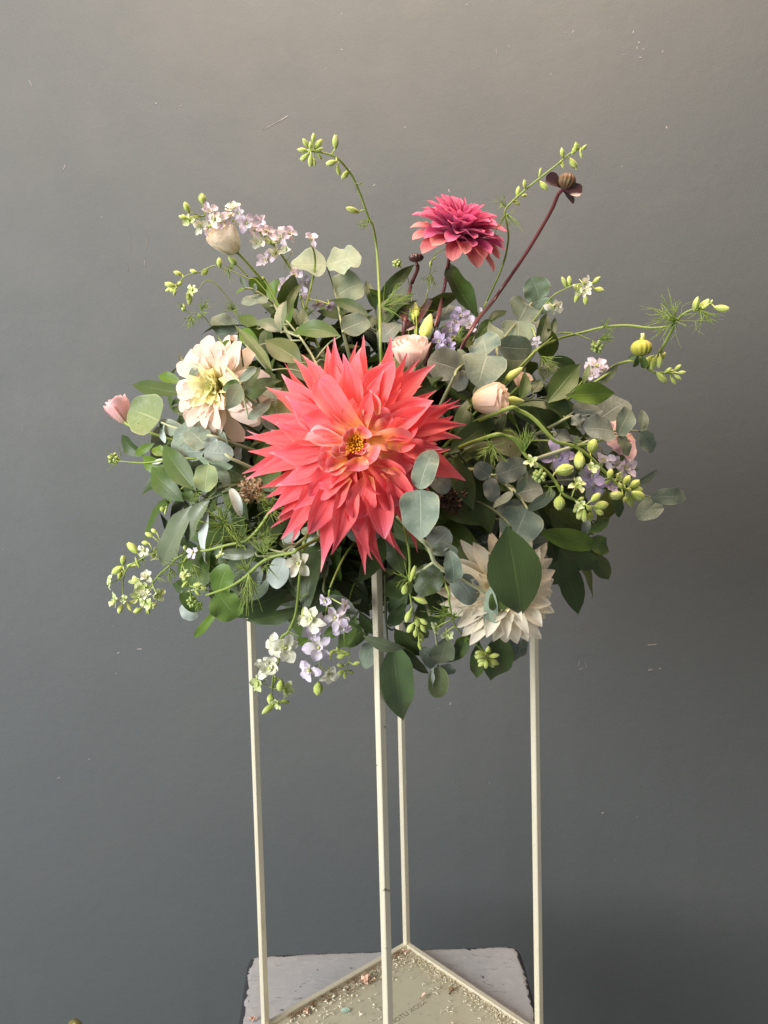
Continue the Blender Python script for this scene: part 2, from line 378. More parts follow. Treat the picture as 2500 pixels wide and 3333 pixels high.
# ------------------------------------------------------------------ wall
def wall_material():
    mt, nt, ns, ls = new_mat('dark_grey_wall_paint')
    tc = ns.new('ShaderNodeTexCoord'); o = tc.outputs['Object']
    n1 = noise(ns, ls, o, 1.7, 4, .55); n2 = noise(ns, ls, o, 9, 5, .6); n3 = noise(ns, ls, o, 420, 2, .5); n4 = noise(ns, ls, o, 55, 4, .6)
    col = mixc(ns, ls, n1, (.068, .080, .085), (.086, .096, .100))
    col = mixc(ns, ls, maprange(ns, ls, n2, .35, .7, 0, .35), col, (.072, .083, .086))
    col = mixc(ns, ls, maprange(ns, ls, n4, .66, .8, 0, .2), col, (.115, .116, .114))
    col = mixc(ns, ls, maprange(ns, ls, n3, .35, .65, 0, .22), col, (.11, .115, .117))
    col = mixc(ns, ls, maprange(ns, ls, noise(ns, ls, o, 3.2, 6, .65, .6), .5, .72, 0, .28), col, (.105, .108, .105))
    v = ns.new('ShaderNodeTexVoronoi'); v.inputs['Scale'].default_value = 7.5; ls.new(o, v.inputs['Vector'])
    d = mathn(ns, ls, 'ADD', v.outputs['Distance'], mathn(ns, ls, 'MULTIPLY', n4, .03))
    col = mixc(ns, ls, maprange(ns, ls, d, .022, .030, .55, 0), col, (.19, .19, .185))
    h = mathn(ns, ls, 'ADD', mathn(ns, ls, 'MULTIPLY', n3, .25), mathn(ns, ls, 'MULTIPLY', n4, .5))
    h = mathn(ns, ls, 'ADD', h, mathn(ns, ls, 'MULTIPLY', n2, 1.4))
    rg = maprange(ns, ls, n2, .3, .7, .62, .74)
    finish(ns, ls, col, rg, bump(ns, ls, h, .5, .002), .22)
    return mt
MT['wall'] = wall_material()
MT['chip'] = plain_mat('wall_chip', (.15, .15, .145), (.34, .335, .32), 60, .8)
WY = 0.44
wall = mesh_obj('wall', [(-3.5, WY, -1.2), (3.5, WY, -1.2), (3.5, WY, 2.9), (-3.5, WY, 2.9)], [(0, 1, 2, 3)], 'wall', None, None, False)
tag(wall, 'dark grey painted plaster wall with scuffs and paint chips', 'wall', None, 'structure')
MARKS = [('Q', 1008, 10, 3, 3, 0), ('Q', 738, 30, 2, 5, 80), ('Q', 738, 107, 3, 3, 0), ('Q', 703, 148, 2, 2, 0), ('Q', 1072, 112, 1, 14, 90), ('Q', 1100, 100, 1, 9, 90),
 ('Q', 1222, 70, 3, 2, 0), ('Q', 1238, 68, 2, 8, 60), ('Q', 1368, 69, 3, 7, 80), ('Q', 1380, 92, 3, 6, 40), ('Q', 1376, 103, 2, 6, 100), ('Q', 1383, 124, 3, 5, 20), ('Q', 1390, 106, 2, 3, 0),
 ('Q', 1348, 118, 3, 2, 0), ('Q', 1432, 111, 2, 6, 80), ('Q', 1190, 160, 2, 5, 70), ('Q', 66, 180, 1.5, 16, 110), ('Q', 337, 223, 4, 3, 0), ('Q', 390, 228, 3, 3, 0), ('Q', 325, 240, 2, 2, 0),
 ('Q', 612, 256, 3, 30, 30), ('Q', 585, 271, 1.2, 40, 25), ('Q', 139, 361, 1.5, 18, 60), ('Q', 1440, 275, 4, 7, 110), ('Q', 875, 275, 3, 3, 0), ('Q', 970, 412, 3, 10, 110), ('Q', 808, 400, 3, 8, 40),
 ('A', 405, 1080, 4, 60, 92), ('A', 415, 900, 2, 140, 95), ('A', 290, 900, 2, 170, 92), ('A', 275, 1120, 1.5, 60, 95), ('G', 365, 1216, 16, 42, 5), ('G', 200, 1246, 12, 28, 20), ('G', 165, 1040, 4, 40, 45),
 ('G', 430, 1022, 3, 22, 90), ('P', 2122, 2099, 5, 34, 2), ('P', 2117, 2181, 6, 16, 10), ('P', 2149, 2177, 6, 7, 0), ('P', 1885, 2160, 2, 24, 80), ('P', 1890, 2178, 2, 20, 20), ('P', 1907, 2165, 2, 24, 110),
 ('P', 191, 2532, 3, 14, 20), ('P', 1962, 2646, 8, 8, 0), ('P', 291, 2471, 3, 7, 60), ('P', 1594, 2548, 2, 10, 90), ('P', 377, 2192, 3, 6, 0), ('P', 2075, 2660, 2, 5, 0), ('P', 1466, 2290, 5, 10, 70)]
b = Buf(); cr = random.Random(3)
for vw, x, y, w_, l_, ang in MARKS:
    u, v = px(vw, x, y); c = at_y(u, v, WY - .0006); s = VIEW[vw][2] * depth(c) / F_PX
    ca, sa = math.cos(R_(ang)), math.sin(R_(ang)); n = 9; pts = []
    for side, rr in ((1, range(n)), (-1, range(n - 1, -1, -1))):
        for i in rr:
            t = -1 + 2 * i / (n - 1); hw = w_ / 2 * math.sqrt(max(0, 1 - t * t)) * cr.uniform(.35, 1.1) * side
            pts.append((t * l_ / 2, hw))
    q = [c + s * np.array([ca * a_ - sa * b_, 0, sa * a_ + ca * b_]) for a_, b_ in pts]
    q2 = [p + np.array([0, .0005, 0]) for p in q]
    k = len(q); b.add(q + q2, [tuple(range(k))] + [(i, (i + 1) % k, k + (i + 1) % k, k + i) for i in range(k)])
tag(b.obj('paint_chip', 'chip', wall, None, False), None, None, None, 'stuff')

# ------------------------------------------------------------------ stool
def stool_material():
    mt, nt, ns, ls = new_mat('worn_grey_paint')
    tc = ns.new('ShaderNodeTexCoord'); o = tc.outputs['Object']
    n1 = noise(ns, ls, o, 9, 5, .6); n2 = noise(ns, ls, o, 70, 5, .65, .6); n3 = noise(ns, ls, o, 28, 5, .7, .4)
    col = mixc(ns, ls, n1, (.34, .34, .35), (.45, .445, .45))
    col = mixc(ns, ls, maprange(ns, ls, n2, .5, .75, 0, .4), col, (.55, .54, .53))
    mp = ns.new('ShaderNodeMapping'); mp.inputs['Scale'].default_value = (1, 5, 1); mp.inputs['Rotation'].default_value = (0, 0, .4); ls.new(o, mp.inputs[0])
    col = mixc(ns, ls, maprange(ns, ls, noise(ns, ls, mp.outputs[0], 38, 4, .7, .5), .60, .66, 0, .5), col, (.17, .17, .18))
    at = ns.new('ShaderNodeAttribute'); at.attribute_name = 'wear'
    e = mathn(ns, ls, 'ADD', mathn(ns, ls, 'MULTIPLY', at.outputs['Fac'], .42), n3)
    col = mixc(ns, ls, maprange(ns, ls, e, .765, .82), col, (.035, .036, .042))
    col = mixc(ns, ls, maprange(ns, ls, noise(ns, ls, o, 60, 4, .65, .8), .665, .69, 0, .85), col, (.05, .05, .06))
    finish(ns, ls, col, .6, bump(ns, ls, mathn(ns, ls, 'ADD', n2, n3), .4, .001), .35)
    return mt
MT['stool'] = stool_material()
ZT = -0.009                                    # the top surface of the stool
c_bl = at_z(*px('P', 808, 3108), ZT); c_br = at_z(*px('P', 1690, 3073), ZT)
ydir = nz(np.array([-.04, -1, 0])); xw = c_br - c_bl
st = thing('stool', 'worn grey painted stool top with chipped dark edges under the stand', 'stool', (c_bl + c_br) / 2 + np.array([0, -.19, -.55]))
N = 28; V = []; wear = []
e1 = nz(np.array([xw[0], xw[1], 0])); Lx = np.linalg.norm(xw); taper = .000
lb = at_z(*px('P', 775, 3333), ZT); rb_ = at_z(*px('P', 1760, 3333), ZT)
def stool_pt(s, t):   # s across, t from back to front
    lft = c_bl + (lb - c_bl) * t * 2.6; rgt = c_br + (rb_ - c_br) * t * 2.6
    return lft + (rgt - lft) * s
sr = random.Random(5); rows = []
rim = []
for k in range(72):   # rounded outline
    th = 2 * math.pi * k / 72; cx_, sy_ = math.cos(th), math.sin(th); pw = .085
    s = .5 + .5 * math.copysign(abs(cx_) ** pw, cx_); t = .5 - .5 * math.copysign(abs(sy_) ** pw, sy_)
    rim.append((s, t))
def ringv(z, shrink, jit=0.0):
    out = []
    for s, t in rim:
        p = stool_pt(.5 + (s - .5) * shrink, .5 + (t - .5) * shrink); out.append((p[0] + sr.uniform(-jit, jit), p[1] + sr.uniform(-jit, jit), z))
    return out
rings = [(ZT, .001, 0, 0), (ZT, .5, 0, 0), (ZT, .86, 0, .05), (ZT, .955, 0, .35), (ZT - .0004, .975, .0006, .75), (ZT - .0022, .992, .0009, 1), (ZT - .006, 1.0, .0006, .8), (ZT - .024, 1.0, .0004, .35), (ZT - .030, .992, .0004, .8), (ZT - .031, .5, 0, .2), (ZT - .031, .001, 0, 0)]
for z, sh, jt, wr in rings: V += ringv(z, sh, jt); wear += [wr] * 72
top = mesh_obj('seat', V, [q[::-1] for q in grid_faces(len(rings), 72, True)], 'stool', st, None, True)
wa = top.data.attributes.new('wear', 'FLOAT', 'POINT'); wa.data.foreach_set('value', wear)
for s, t in ((.12, .12), (.88, .12), (.12, .88), (.88, .88)):
    p = stool_pt(s, t); q = stool_pt(.5 + (s - .5) * 1.15, .5 + (t - .5) * 1.15)
    b = Buf(); tube(b, [(p[0], p[1], ZT - .028), ((p[0] + q[0]) / 2, (p[1] + q[1]) / 2, -.3), (q[0], q[1], -.62)], .017, .014, 4)
    o = b.obj('leg', 'stool', st)
    o.data.attributes.new('wear', 'FLOAT', 'POINT')

# ------------------------------------------------------------------ plant stand
def metal_material():
    mt, nt, ns, ls = new_mat('champagne_metal')
    tc = ns.new('ShaderNodeTexCoord'); o = tc.outputs['Object']
    n1 = noise(ns, ls, o, 30, 4, .6); n2 = noise(ns, ls, o, 500, 3, .6)
    col = mixc(ns, ls, n1, (.76, .70, .53), (.84, .78, .61))
    col = mixc(ns, ls, maprange(ns, ls, n2, .64, .74, 0, .35), col, (.40, .35, .24))
    mp = ns.new('ShaderNodeMapping'); mp.inputs['Scale'].default_value = (1, 1, .12); ls.new(o, mp.inputs[0])
    n5 = noise(ns, ls, mp.outputs[0], 170, 4, .65)
    col = mixc(ns, ls, maprange(ns, ls, n5, .56, .72, 0, .35), col, (.50, .43, .30))
    col = mixc(ns, ls, maprange(ns, ls, noise(ns, ls, o, 75, 3, .6), .70, .74, 0, .8), col, (.20, .17, .12))
    finish(ns, ls, col, maprange(ns, ls, n5, .3, .7, .30, .50), bump(ns, ls, n2, .2, .0004), .5, 0, .35)
    return mt
MT['gold'] = metal_material()
def plate_material():
    mt, nt, ns, ls = new_mat('dusty_gold_plate')
    tc = ns.new('ShaderNodeTexCoord'); o = tc.outputs['Object']
    n1 = noise(ns, ls, o, 14, 5, .6); n2 = noise(ns, ls, o, 160, 4, .7)
    col = mixc(ns, ls, n1, (.48, .45, .31), (.60, .57, .43))
    col = mixc(ns, ls, maprange(ns, ls, n2, .55, .75, 0, .35), col, (.46, .41, .30))
    finish(ns, ls, col, maprange(ns, ls, n1, .3, .7, .38, .6), bump(ns, ls, n2, .2, .0005), .45, 0, .15)
    return mt
MT['plate'] = plate_material()
YAW = R_(-4.37); SC = np.array([.0045, 0, 0]); SIDE = .25; T = .0082; TOPZ = .648
def corner(i, r=SIDE / math.sqrt(2)):
    a = YAW + i * math.pi / 2; return SC + r * np.array([math.cos(a), math.sin(a), 0])
def boxy(p, q, tk, up=np.array([0, 0, 1.0]), bev=.0007):
    """a square tube from p to q with its long edges eased"""
    a = nz(q - p); s = nz(np.cross(a, up)); t = np.cross(s, a); h = tk / 2; o = h - bev
    prof = [(h, -o), (h, o), (o, h), (-o, h), (-h, o), (-h, -o), (-o, -h), (o, -h)]
    V = [p + s * x + t * y for x, y in prof] + [q + s * x + t * y for x, y in prof]
    return V, [tuple(range(8))[::-1], tuple(range(8, 16))] + [(i, (i + 1) % 8, 8 + (i + 1) % 8, 8 + i) for i in range(8)]
stand = thing('plant_stand', 'tall slim champagne gold metal flower stand with four square posts', 'flower stand', SC)
sq = nz(corner(1) - corner(0))
for i in range(4):
    c = corner(i); V, Fc = boxy(c + [0, 0, -.0042], c + [0, 0, TOPZ + .004], T, sq); mesh_obj('post', V, Fc, 'gold', stand, None, False)
for z, nm in ((0, 'base_rail'), (TOPZ, 'top_rail')):
    for i in range(4):
        p, q = corner(i), corner((i + 1) % 4); a = nz(q - p)
        V, Fc = boxy(p + a * (T / 2 + .0002) + [0, 0, z], q - a * (T / 2 + .0002) + [0, 0, z], T - .0004); mesh_obj(nm, V, Fc, 'gold', stand, None, False)
r2 = SIDE / math.sqrt(2) - T * .72
pv = [corner(i, r2) + [0, 0, zz] for zz in (-.0035, -.0010) for i in range(4)]
plate = mesh_obj('base_plate', pv, [(3, 2, 1, 0), (4, 5, 6, 7)] + [(i, (i + 1) % 4, 4 + (i + 1) % 4, 4 + i) for i in range(4)], 'plate', stand, None, False)
# faded printing on the plate
tcu = bpy.data.curves.new('lettering', 'FONT'); tcu.body = 'MOTLI XOSX'; tcu.size = .0105; tcu.extrude = .00008; tcu.materials.append(MT['ink'])
a_ = at_z(*px('J', 838, 606), -.0008); b_ = at_z(*px('J', 985, 512), -.0008)
tmp = bpy.data.objects.new('lettering_curve', tcu); COL.objects.link(tmp); bpy.context.view_layer.update()
lme = bpy.data.meshes.new_from_object(tmp.evaluated_get(bpy.context.evaluated_depsgraph_get())); bpy.data.objects.remove(tmp)
lt = bpy.data.objects.new('lettering', lme); COL.objects.link(lt); lt.parent = plate
lt.location = Vector(a_) - world_loc(plate); lt.rotation_euler = (0, 0, math.atan2(b_[1] - a_[1], b_[0] - a_[0]))

# ------------------------------------------------------------------ bowl and foam on the stand
def lathe(buf, prof, c, ax=np.array([0, 0, 1.0]), n=28, rib=0.0, ribn=5, ph=0.0, spiral=0.0):
    ax = nz(np.asarray(ax, float)); a = nz(np.cross(ax, np.array([.3, .9, .21]))); bb = np.cross(ax, a); V, UV = [], []
    for i, (r, h) in enumerate(prof):
        t = i / (len(prof) - 1)
        for k in range(n):
            th = 2 * math.pi * k / n; rr = r * (1 + rib * (abs(math.cos(ribn * .5 * (th + spiral * t) + ph)) - .6))
            V.append(c + ax * h + rr * (math.cos(th) * a + math.sin(th) * bb)); UV.append((k / n, t))
    buf.add(V, grid_faces(len(prof), n, True), UV)
b = Buf(); lathe(b, [(.001, .585), (.098, .585), (.104, .592), (.118, .648), (.136, .653), (.136, .657), (.114, .657), (.10, .60), (.001, .60)], np.array([SC[0], SC[1], 0]), n=36)
tag(b.obj('flower_bowl', 'bowl'), 'black shallow bowl resting in the top frame of the stand under the leaves', 'bowl')
b = Buf(); fr_ = []
for t in np.linspace(0, 1, 9): fr_.append((max(.001, .095 * math.cos(t * math.pi / 2)), .66 + .085 * math.sin(t * math.pi / 2)))
lathe(b, [(.001, .602), (.094, .602)] + fr_, np.array([SC[0], SC[1], 0]), n=30)
tag(b.obj('floral_foam', 'foam'), 'dark green mound of wet floral foam hidden behind the coral dahlia', 'floral foam')

# ------------------------------------------------------------------ foliage
def from_core(p, k=.28): return CORE + (np.asarray(p) - CORE) * k
def tame(view, x, y, p0, p1, lim):
    """keep the far end of a short piece from running off into depth"""
    u, v = px(view, x, y); q = at_y(u, v, p0[1]); lat = np.linalg.norm(q - p0) * lim
    return at_y(u, v, p0[1] + max(-lat, min(lat, p1[1] - p0[1])))
def rooted(pts):
    d0 = nz(pts[0] - pts[1]) if len(pts) > 1 else np.zeros(3)
    pre = pts[0] + d0 * .022; pre = pre + (CORE - pre) * .22
    return [from_core(pre, .3), pre] + list(pts)
def sprig(name, label, cat, view, stem, leaves, mat, prof, stem_mat='stem_dark', d=0.0, r=.0013, group=None, bend=.05, fold=.12, cup=.05, root=True):
    """stem: points in a view; leaves: base, tip, width, options"""
    pts = [P(view, x, y, d + .006) for x, y in stem]
    if root: pts = rooted(pts)
    t = thing(name, label, cat, pts[0], group)
    b = Buf(); tube(b, spline(pts, 6), r * 1.5, r * .6); b.obj('stem', stem_mat, t, pts[0])
    path = spline(pts, 10)
    for q in leaves:
        bx, by, tx, ty, w = q[:5]; o = q[5] if len(q) > 5 else {}
        dd = d + o.get('d', 0)
        p0 = P(view, bx, by, dd + o.get('d0', 0)); p1 = tame(view, tx, ty, p0, P(view, tx, ty, dd + o.get('d1', 0)), .7)
        tw = R_(o.get('tw', rng.uniform(-26, 26)))
        mid = (p0 + p1) / 2; nrm = face_normal(mid, tw, p1 - p0)
        ww = size(view, w, mid) / max(.35, math.cos(tw))
        lf = blade_obj('leaf', o.get('m', mat), t, p0, p1, ww, nrm, o.get('p', prof), o.get('b', bend + rng.uniform(-.05, .06)), o.get('f', fold), o.get('c', cup + rng.uniform(-.06, .16)),
                  R_(o.get('tt', rng.uniform(-28, 28))), o.get('wv', rng.uniform(.08, .24)), o.get('tip', rng.uniform(-.08, .02)), 12, 7, 0, o.get('sk', rng.uniform(-.03, .03)))
        if o.get('l'): lf['label'] = o['l']
        i = int(np.argmin(np.linalg.norm(path - p0, axis=1))); g = np.linalg.norm(path[i] - p0)
        if .004 < g < .05:      # the leaf's stalk
            b = Buf(); tube(b, spline([path[max(0, i - 3)], (path[i] + p0) / 2 + (p0 - path[i]) * .1, p0], 4), r * .8, r * .6, 5); b.obj('stalk', stem_mat, t, p0)
    return t
def euc(label, view, stem, leaves, mat='euc', d=0.0, **k):
    return sprig('eucalyptus_sprig', label, 'eucalyptus', view, stem, leaves, mat, 'euc', k.pop('sm', 'stem_pale'), d, k.pop('r', .0014), 'eucalyptus sprigs in the arrangement', .03, .05, .04, **k)
def rus(label, view, stem, leaves, mat='ruscus', d=0.0, **k):
    return sprig('ruscus_sprig', label, 'ruscus', view, stem, leaves, mat, 'ruscus', k.pop('sm', 'stem_dark'), d, k.pop('r', .0013), 'ruscus sprigs in the arrangement', .06, .16, .03, **k)

euc('large pale round eucalyptus leaves standing up left of the tall bud spike', 'B', [(520, 1640), (510, 1600), (455, 1330), (385, 1090)],
    [(385, 1090, 108, 1085, 290, {'tw': 5}), (385, 1092, 650, 1020, 275, {'tw': -8}), (455, 1335, 660, 1230, 300, {'d': .01, 'tw': 6}), (505, 1600, 715, 1520, 190, {'m': 'euc', 'tw': 10})], 'euc_pale', d=.03)
euc('small oval green eucalyptus leaves below the lilac spike at the upper left', 'K', [(620, 620), (490, 335), (405, 245), (250, 140), (165, 130)],
    [(405, 250, 115, 275, 165, {'m': 'euc'}), (415, 240, 540, 40, 165, {'m': 'euc_green'}), (410, 225, 210, 20, 170, {'m': 'ruscus_bright', 'd': .015}), (255, 180, 268, 75, 22, {'m': 'euc_white', 'tw': 60}),
     (165, 128, 55, 185, 52, {'m': 'euc_green'}), (160, 125, 105, 5, 45, {'m': 'euc_pale'}), (600, 560, 665, 255, 115, {'m': 'euc_green', 'd': .01}), (430, 330, 380, 400, 90, {'m': 'euc_pale', 'd': .02, 'tw': 40})], 'euc', d=.03)
euc('eucalyptus sprig with pale heart shaped leaves at the upper right below the maroon stem', 'C', [(200, 1440), (225, 1335), (345, 1185), (430, 1075), (470, 1055)],
    [(468, 1058, 425, 925, 160, {'tw': -20}), (345, 1183, 400, 1075, 205, {'m': 'euc'}), (345, 1187, 336, 1342, 215, {'p': 'heart', 'tw': 0}), (470, 1060, 505, 1145, 120, {'tw': 35}),
     (225, 1335, 185, 1195, 115, {'tw': 30}), (228, 1340, 432, 1350, 140, {'m': 'euc'}), (440, 1180, 512, 1250, 80, {'m': 'euc_blue', 'd': .03})], 'euc_pale', d=.02)
euc('big flat round grey eucalyptus leaves at the right shoulder of the coral dahlia', 'L', [(900, 1300), (960, 1170), (1100, 1080), (1275, 1015)],
    [(1275, 1020, 1180, 1345, 500, {'p': 'heart', 'tw': 5}), (1275, 1015, 1220, 800, 330, {'d': .012}), (955, 1165, 640, 1070, 390, {'m': 'euc_blue', 'd': .012}), (960, 1165, 1010, 955, 140, {'tw': 35, 'd': .02}), (970, 1180, 960, 1400, 240, {'m': 'euc_blue', 'd': .025})], 'euc', d=.0)
euc('big olive green round eucalyptus leaf beside the pink bud at the far left', 'D', [(980, 1010), (860, 985), (640, 930), (515, 880)],
    [(515, 878, 285, 790, 345, {'tw': 5, 'p': 'heart'}), (520, 885, 720, 965, 120, {'m': 'euc', 'd': .01}), (530, 900, 565, 1040, 90, {'m': 'euc_white', 'd': .015, 'tw': 40})], 'euc_olive', d=.0)
euc('cluster of overlapping round grey green eucalyptus leaves left of the coral dahlia', 'D', [(1100, 1180), (1000, 1110), (870, 1095), (900, 1210)],
    [(880, 1078, 735, 945, 190), (865, 1110, 660, 1105, 165), (865, 1112, 1080, 1135, 185, {'m': 'euc_blue'}), (870, 1080, 960, 1010, 75, {'m': 'euc_white', 'tw': 40}),
     (900, 1213, 868, 1428, 195, {'m': 'euc_olive', 'd': -.012, 'tw': 0}), (950, 970, 1045, 1085, 115, {'d': .015}), (795, 890, 618, 1100, 150, {'m': 'euc', 'd': .006}), (820, 1170, 1085, 1222, 60, {'m': 'euc_pale', 'tw': 55}),
     (965, 1205, 1050, 1380, 90, {'m': 'euc_pale', 'd': .01}), (800, 915, 1010, 955, 85, {'d': .02}), (1120, 1060, 1130, 1200, 70, {'m': 'euc_white', 'd': .03})], 'euc', d=.0)
euc('pair of smooth grey eucalyptus leaves lying over the right edge of the coral dahlia', 'E', [(1400, 1060), (1330, 1110), (1245, 1155)],
    [(1245, 1152, 1345, 880, 165, {'tw': -15, 'd': -.052}), (1245, 1158, 1250, 1498, 285, {'tw': 5, 'd': -.052, 'p': 'heart'}), (1330, 1060, 1450, 1170, 140, {'d': .0, 'm': 'euc_blue'})], 'euc', d=-.008)
euc('long eucalyptus sprig with stacked blue grey round leaves right of the coral dahlia', 'M', [(420, 960), (610, 1040), (870, 1180), (960, 1270), (1050, 1400), (1105, 1485)],
    [(600, 1030, 400, 880, 250), (680, 1015, 1095, 860, 320), (600, 1060, 665, 1385, 215), (900, 1250, 650, 1462, 120, {'tw': 45, 'm': 'euc', 'd': -.008}), (950, 1255, 1115, 962, 115, {'tw': 45, 'm': 'euc', 'd': -.01}),
     (965, 1270, 1295, 1190, 380, {'d': .01}), (1050, 1420, 700, 1500, 215), (1100, 1480, 900, 1975, 600, {'p': 'heart', 'd': -.008, 'tw': 0, 'm': 'euc'}), (1110, 1480, 1480, 1240, 150, {'m': 'euc', 'tw': 30, 'd': -.01})], 'euc_blue', d=.0, sm='stem_pale', r=.002)
euc('eucalyptus sprig with round leaves and curled tip pair in front of the torn coral flower', 'F', [(700, 960), (820, 920), (920, 880), (1040, 835), (1130, 830), (1220, 840)],
    [(1030, 838, 838, 815, 195, {'m': 'euc_blue'}), (1055, 862, 1150, 680, 135), (1070, 870, 1128, 1005, 95, {'m': 'ruscus_grey'}), (1215, 842, 1235, 697, 85, {'tw': 25}), (1215, 842, 1300, 978, 120), (1222, 838, 1255, 790, 26, {'tw': 40, 'm': 'euc_pale'})], 'euc', d=-.01)
euc('shaded dark round eucalyptus leaves behind the bright ruscus leaf at the right', 'F', [(640, 790), (755, 725), (900, 740)],
    [(760, 705, 952, 680, 125), (755, 735, 822, 822, 115, {'d': -.006}), (935, 755, 1130, 630, 200, {'d': .015}), (640, 870, 760, 880, 110, {'d': .01}), (560, 640, 760, 720, 170, {'m': 'ruscus_dark', 'd': .02})], 'euc_blue', d=.01)
euc('two narrow grey eucalyptus leaves sticking out furthest to the right', 'F', [(1000, 1160), (1150, 1215), (1230, 1265), (1282, 1282)],
    [(1284, 1282, 1540, 1272, 112, {'tip': -.1}), (1330, 1308, 1205, 1425, 135), (1190, 1192, 1340, 1098, 55, {'d': .02})], 'euc', d=.0, r=.001)
euc('eucalyptus sprig with small paired leaves in front of the cream dahlia at lower right', 'I', [(230, 200), (300, 270), (340, 370), (405, 425), (485, 465), (690, 580), (722, 545)],
    [(470, 512, 445, 300, 128), (485, 465, 620, 645, 185, {'m': 'euc_blue', 'd': .008}), (720, 540, 716, 320, 60, {'tw': 45, 'm': 'euc_pale'}), (720, 548, 708, 858, 90, {'m': 'euc_pale'}),
     (310, 272, 440, 155, 175, {'m': 'euc_blue', 'd': .02}), (305, 285, 500, 300, 90, {'d': .015}), (385, 430, 210, 570, 205, {'m': 'ruscus_dark', 'p': 'euc', 'd': .03}), (160, 470, 20, 610, 170, {'m': 'ruscus_dark', 'p': 'euc', 'd': .035})], 'euc', d=-.025, r=.0017)
euc('short eucalyptus tip hanging lowest to the right of the front post', 'H', [(1440, 780), (1470, 900), (1476, 1080), (1490, 1120)],
    [(1472, 1088, 1348, 985, 140), (1478, 1084, 1545, 905, 190, {'m': 'ruscus_grey', 'p': 'euc'}), (1490, 1112, 1612, 1165, 105), (1490, 1112, 1478, 1368, 160, {'m': 'euc_olive'}), (1445, 1108, 1440, 1275, 34, {'m': 'euc_white', 'tw': 55})], 'euc', d=.03)
euc('bright green backlit eucalyptus leaves hanging over the top of the left post', 'G', [(1300, 560), (1150, 680), (990, 760)],
    [(975, 790, 1045, 575, 200, {'tw': 0}), (965, 780, 1120, 975, 255, {'m': 'euc_green', 'tw': 0, 'd': -.006}), (1180, 640, 1300, 820, 240, {'m': 'euc', 'd': .02}), (1300, 560, 1160, 760, 190, {'m': 'euc_blue', 'd': .03}), (1260, 470, 980, 480, 90, {'m': 'ruscus_grey', 'd': .01})], 'euc_green', d=.0)
euc('silvery white eucalyptus leaf below the star shaped white floret at lower left', 'G', [(1560, 420), (1480, 520)], [(1480, 515, 1385, 742, 175, {'tw': 5}), (1570, 560, 1620, 760, 150, {'m': 'euc_blue', 'd': .02}), (1470, 380, 1600, 300, 70, {'m': 'euc_white', 'd': -.005, 'tw': 30}), (1330, 420, 1290, 310, 80, {'m': 'euc_white', 'tw': 40, 'd': .0})], 'euc_white', d=.0)
euc('dark and white curled eucalyptus leaves at the lower left edge below the buds', 'G', [(900, 720), (780, 760), (700, 780)], [(690, 775, 815, 925, 115, {'m': 'ruscus'}), (695, 870, 800, 985, 120, {'m': 'euc_white', 'd': .012}), (860, 480, 960, 620, 140, {'m': 'euc_green', 'd': .02})], 'euc', d=.02)
euc('small grey eucalyptus leaves dangling under the lower petals of the coral dahlia', 'H', [(560, 60), (590, 150), (595, 215)], [(590, 210, 540, 448, 105), (610, 250, 605, 435, 75, {'d': .01}), (470, 170, 560, 120, 70, {'m': 'euc_white'}), (600, 240, 660, 330, 60, {'m': 'euc_blue', 'd': .012}), (430, 60, 530, 90, 70, {'m': 'euc_pale'})], 'euc', d=.03)
euc('pale pointed eucalyptus leaf above the lilac florets under the arrangement', 'H', [(600, 500), (635, 560)], [(638, 562, 862, 718, 125, {'p': 'ruscus', 'tw': 0})], 'euc', d=.0, sm='stem_dark')
euc('round grey eucalyptus leaf tucked beside the front post under the flowers', 'H', [(900, 800), (975, 940)], [(980, 940, 905, 1112, 145), (1075, 610, 1152, 722, 46, {'m': 'euc_white', 'tw': 20})], 'euc', d=.11)
euc('single round grey eucalyptus leaf above the blush dahlia at upper left', 'A', [(1180, 1700), (1110, 1600)], [(1112, 1605, 925, 1500, 185, {'tw': 5})], 'euc', d=.03)
euc('slender eucalyptus sprig with small leaves lying across the blush dahlia', 'D', [(1150, 600), (1135, 580), (1060, 490), (970, 400), (945, 370)],
    [(950, 340, 830, 410, 115, {'m': 'euc_pale'}), (925, 412, 738, 522, 85, {'m': 'ruscus_grey'}), (965, 400, 925, 345, 70, {'m': 'euc_green'}), (1130, 575, 1008, 640, 72, {'m': 'ruscus'}), (1142, 590, 1032, 792, 135, {'m': 'euc_pale', 'p': 'ruscus'}), (1140, 572, 1262, 468, 75, {'m': 'euc'}), (1205, 862, 1382, 705, 75, {'m': 'euc_pale', 'd': .03})], 'euc', d=-.055, root=False)

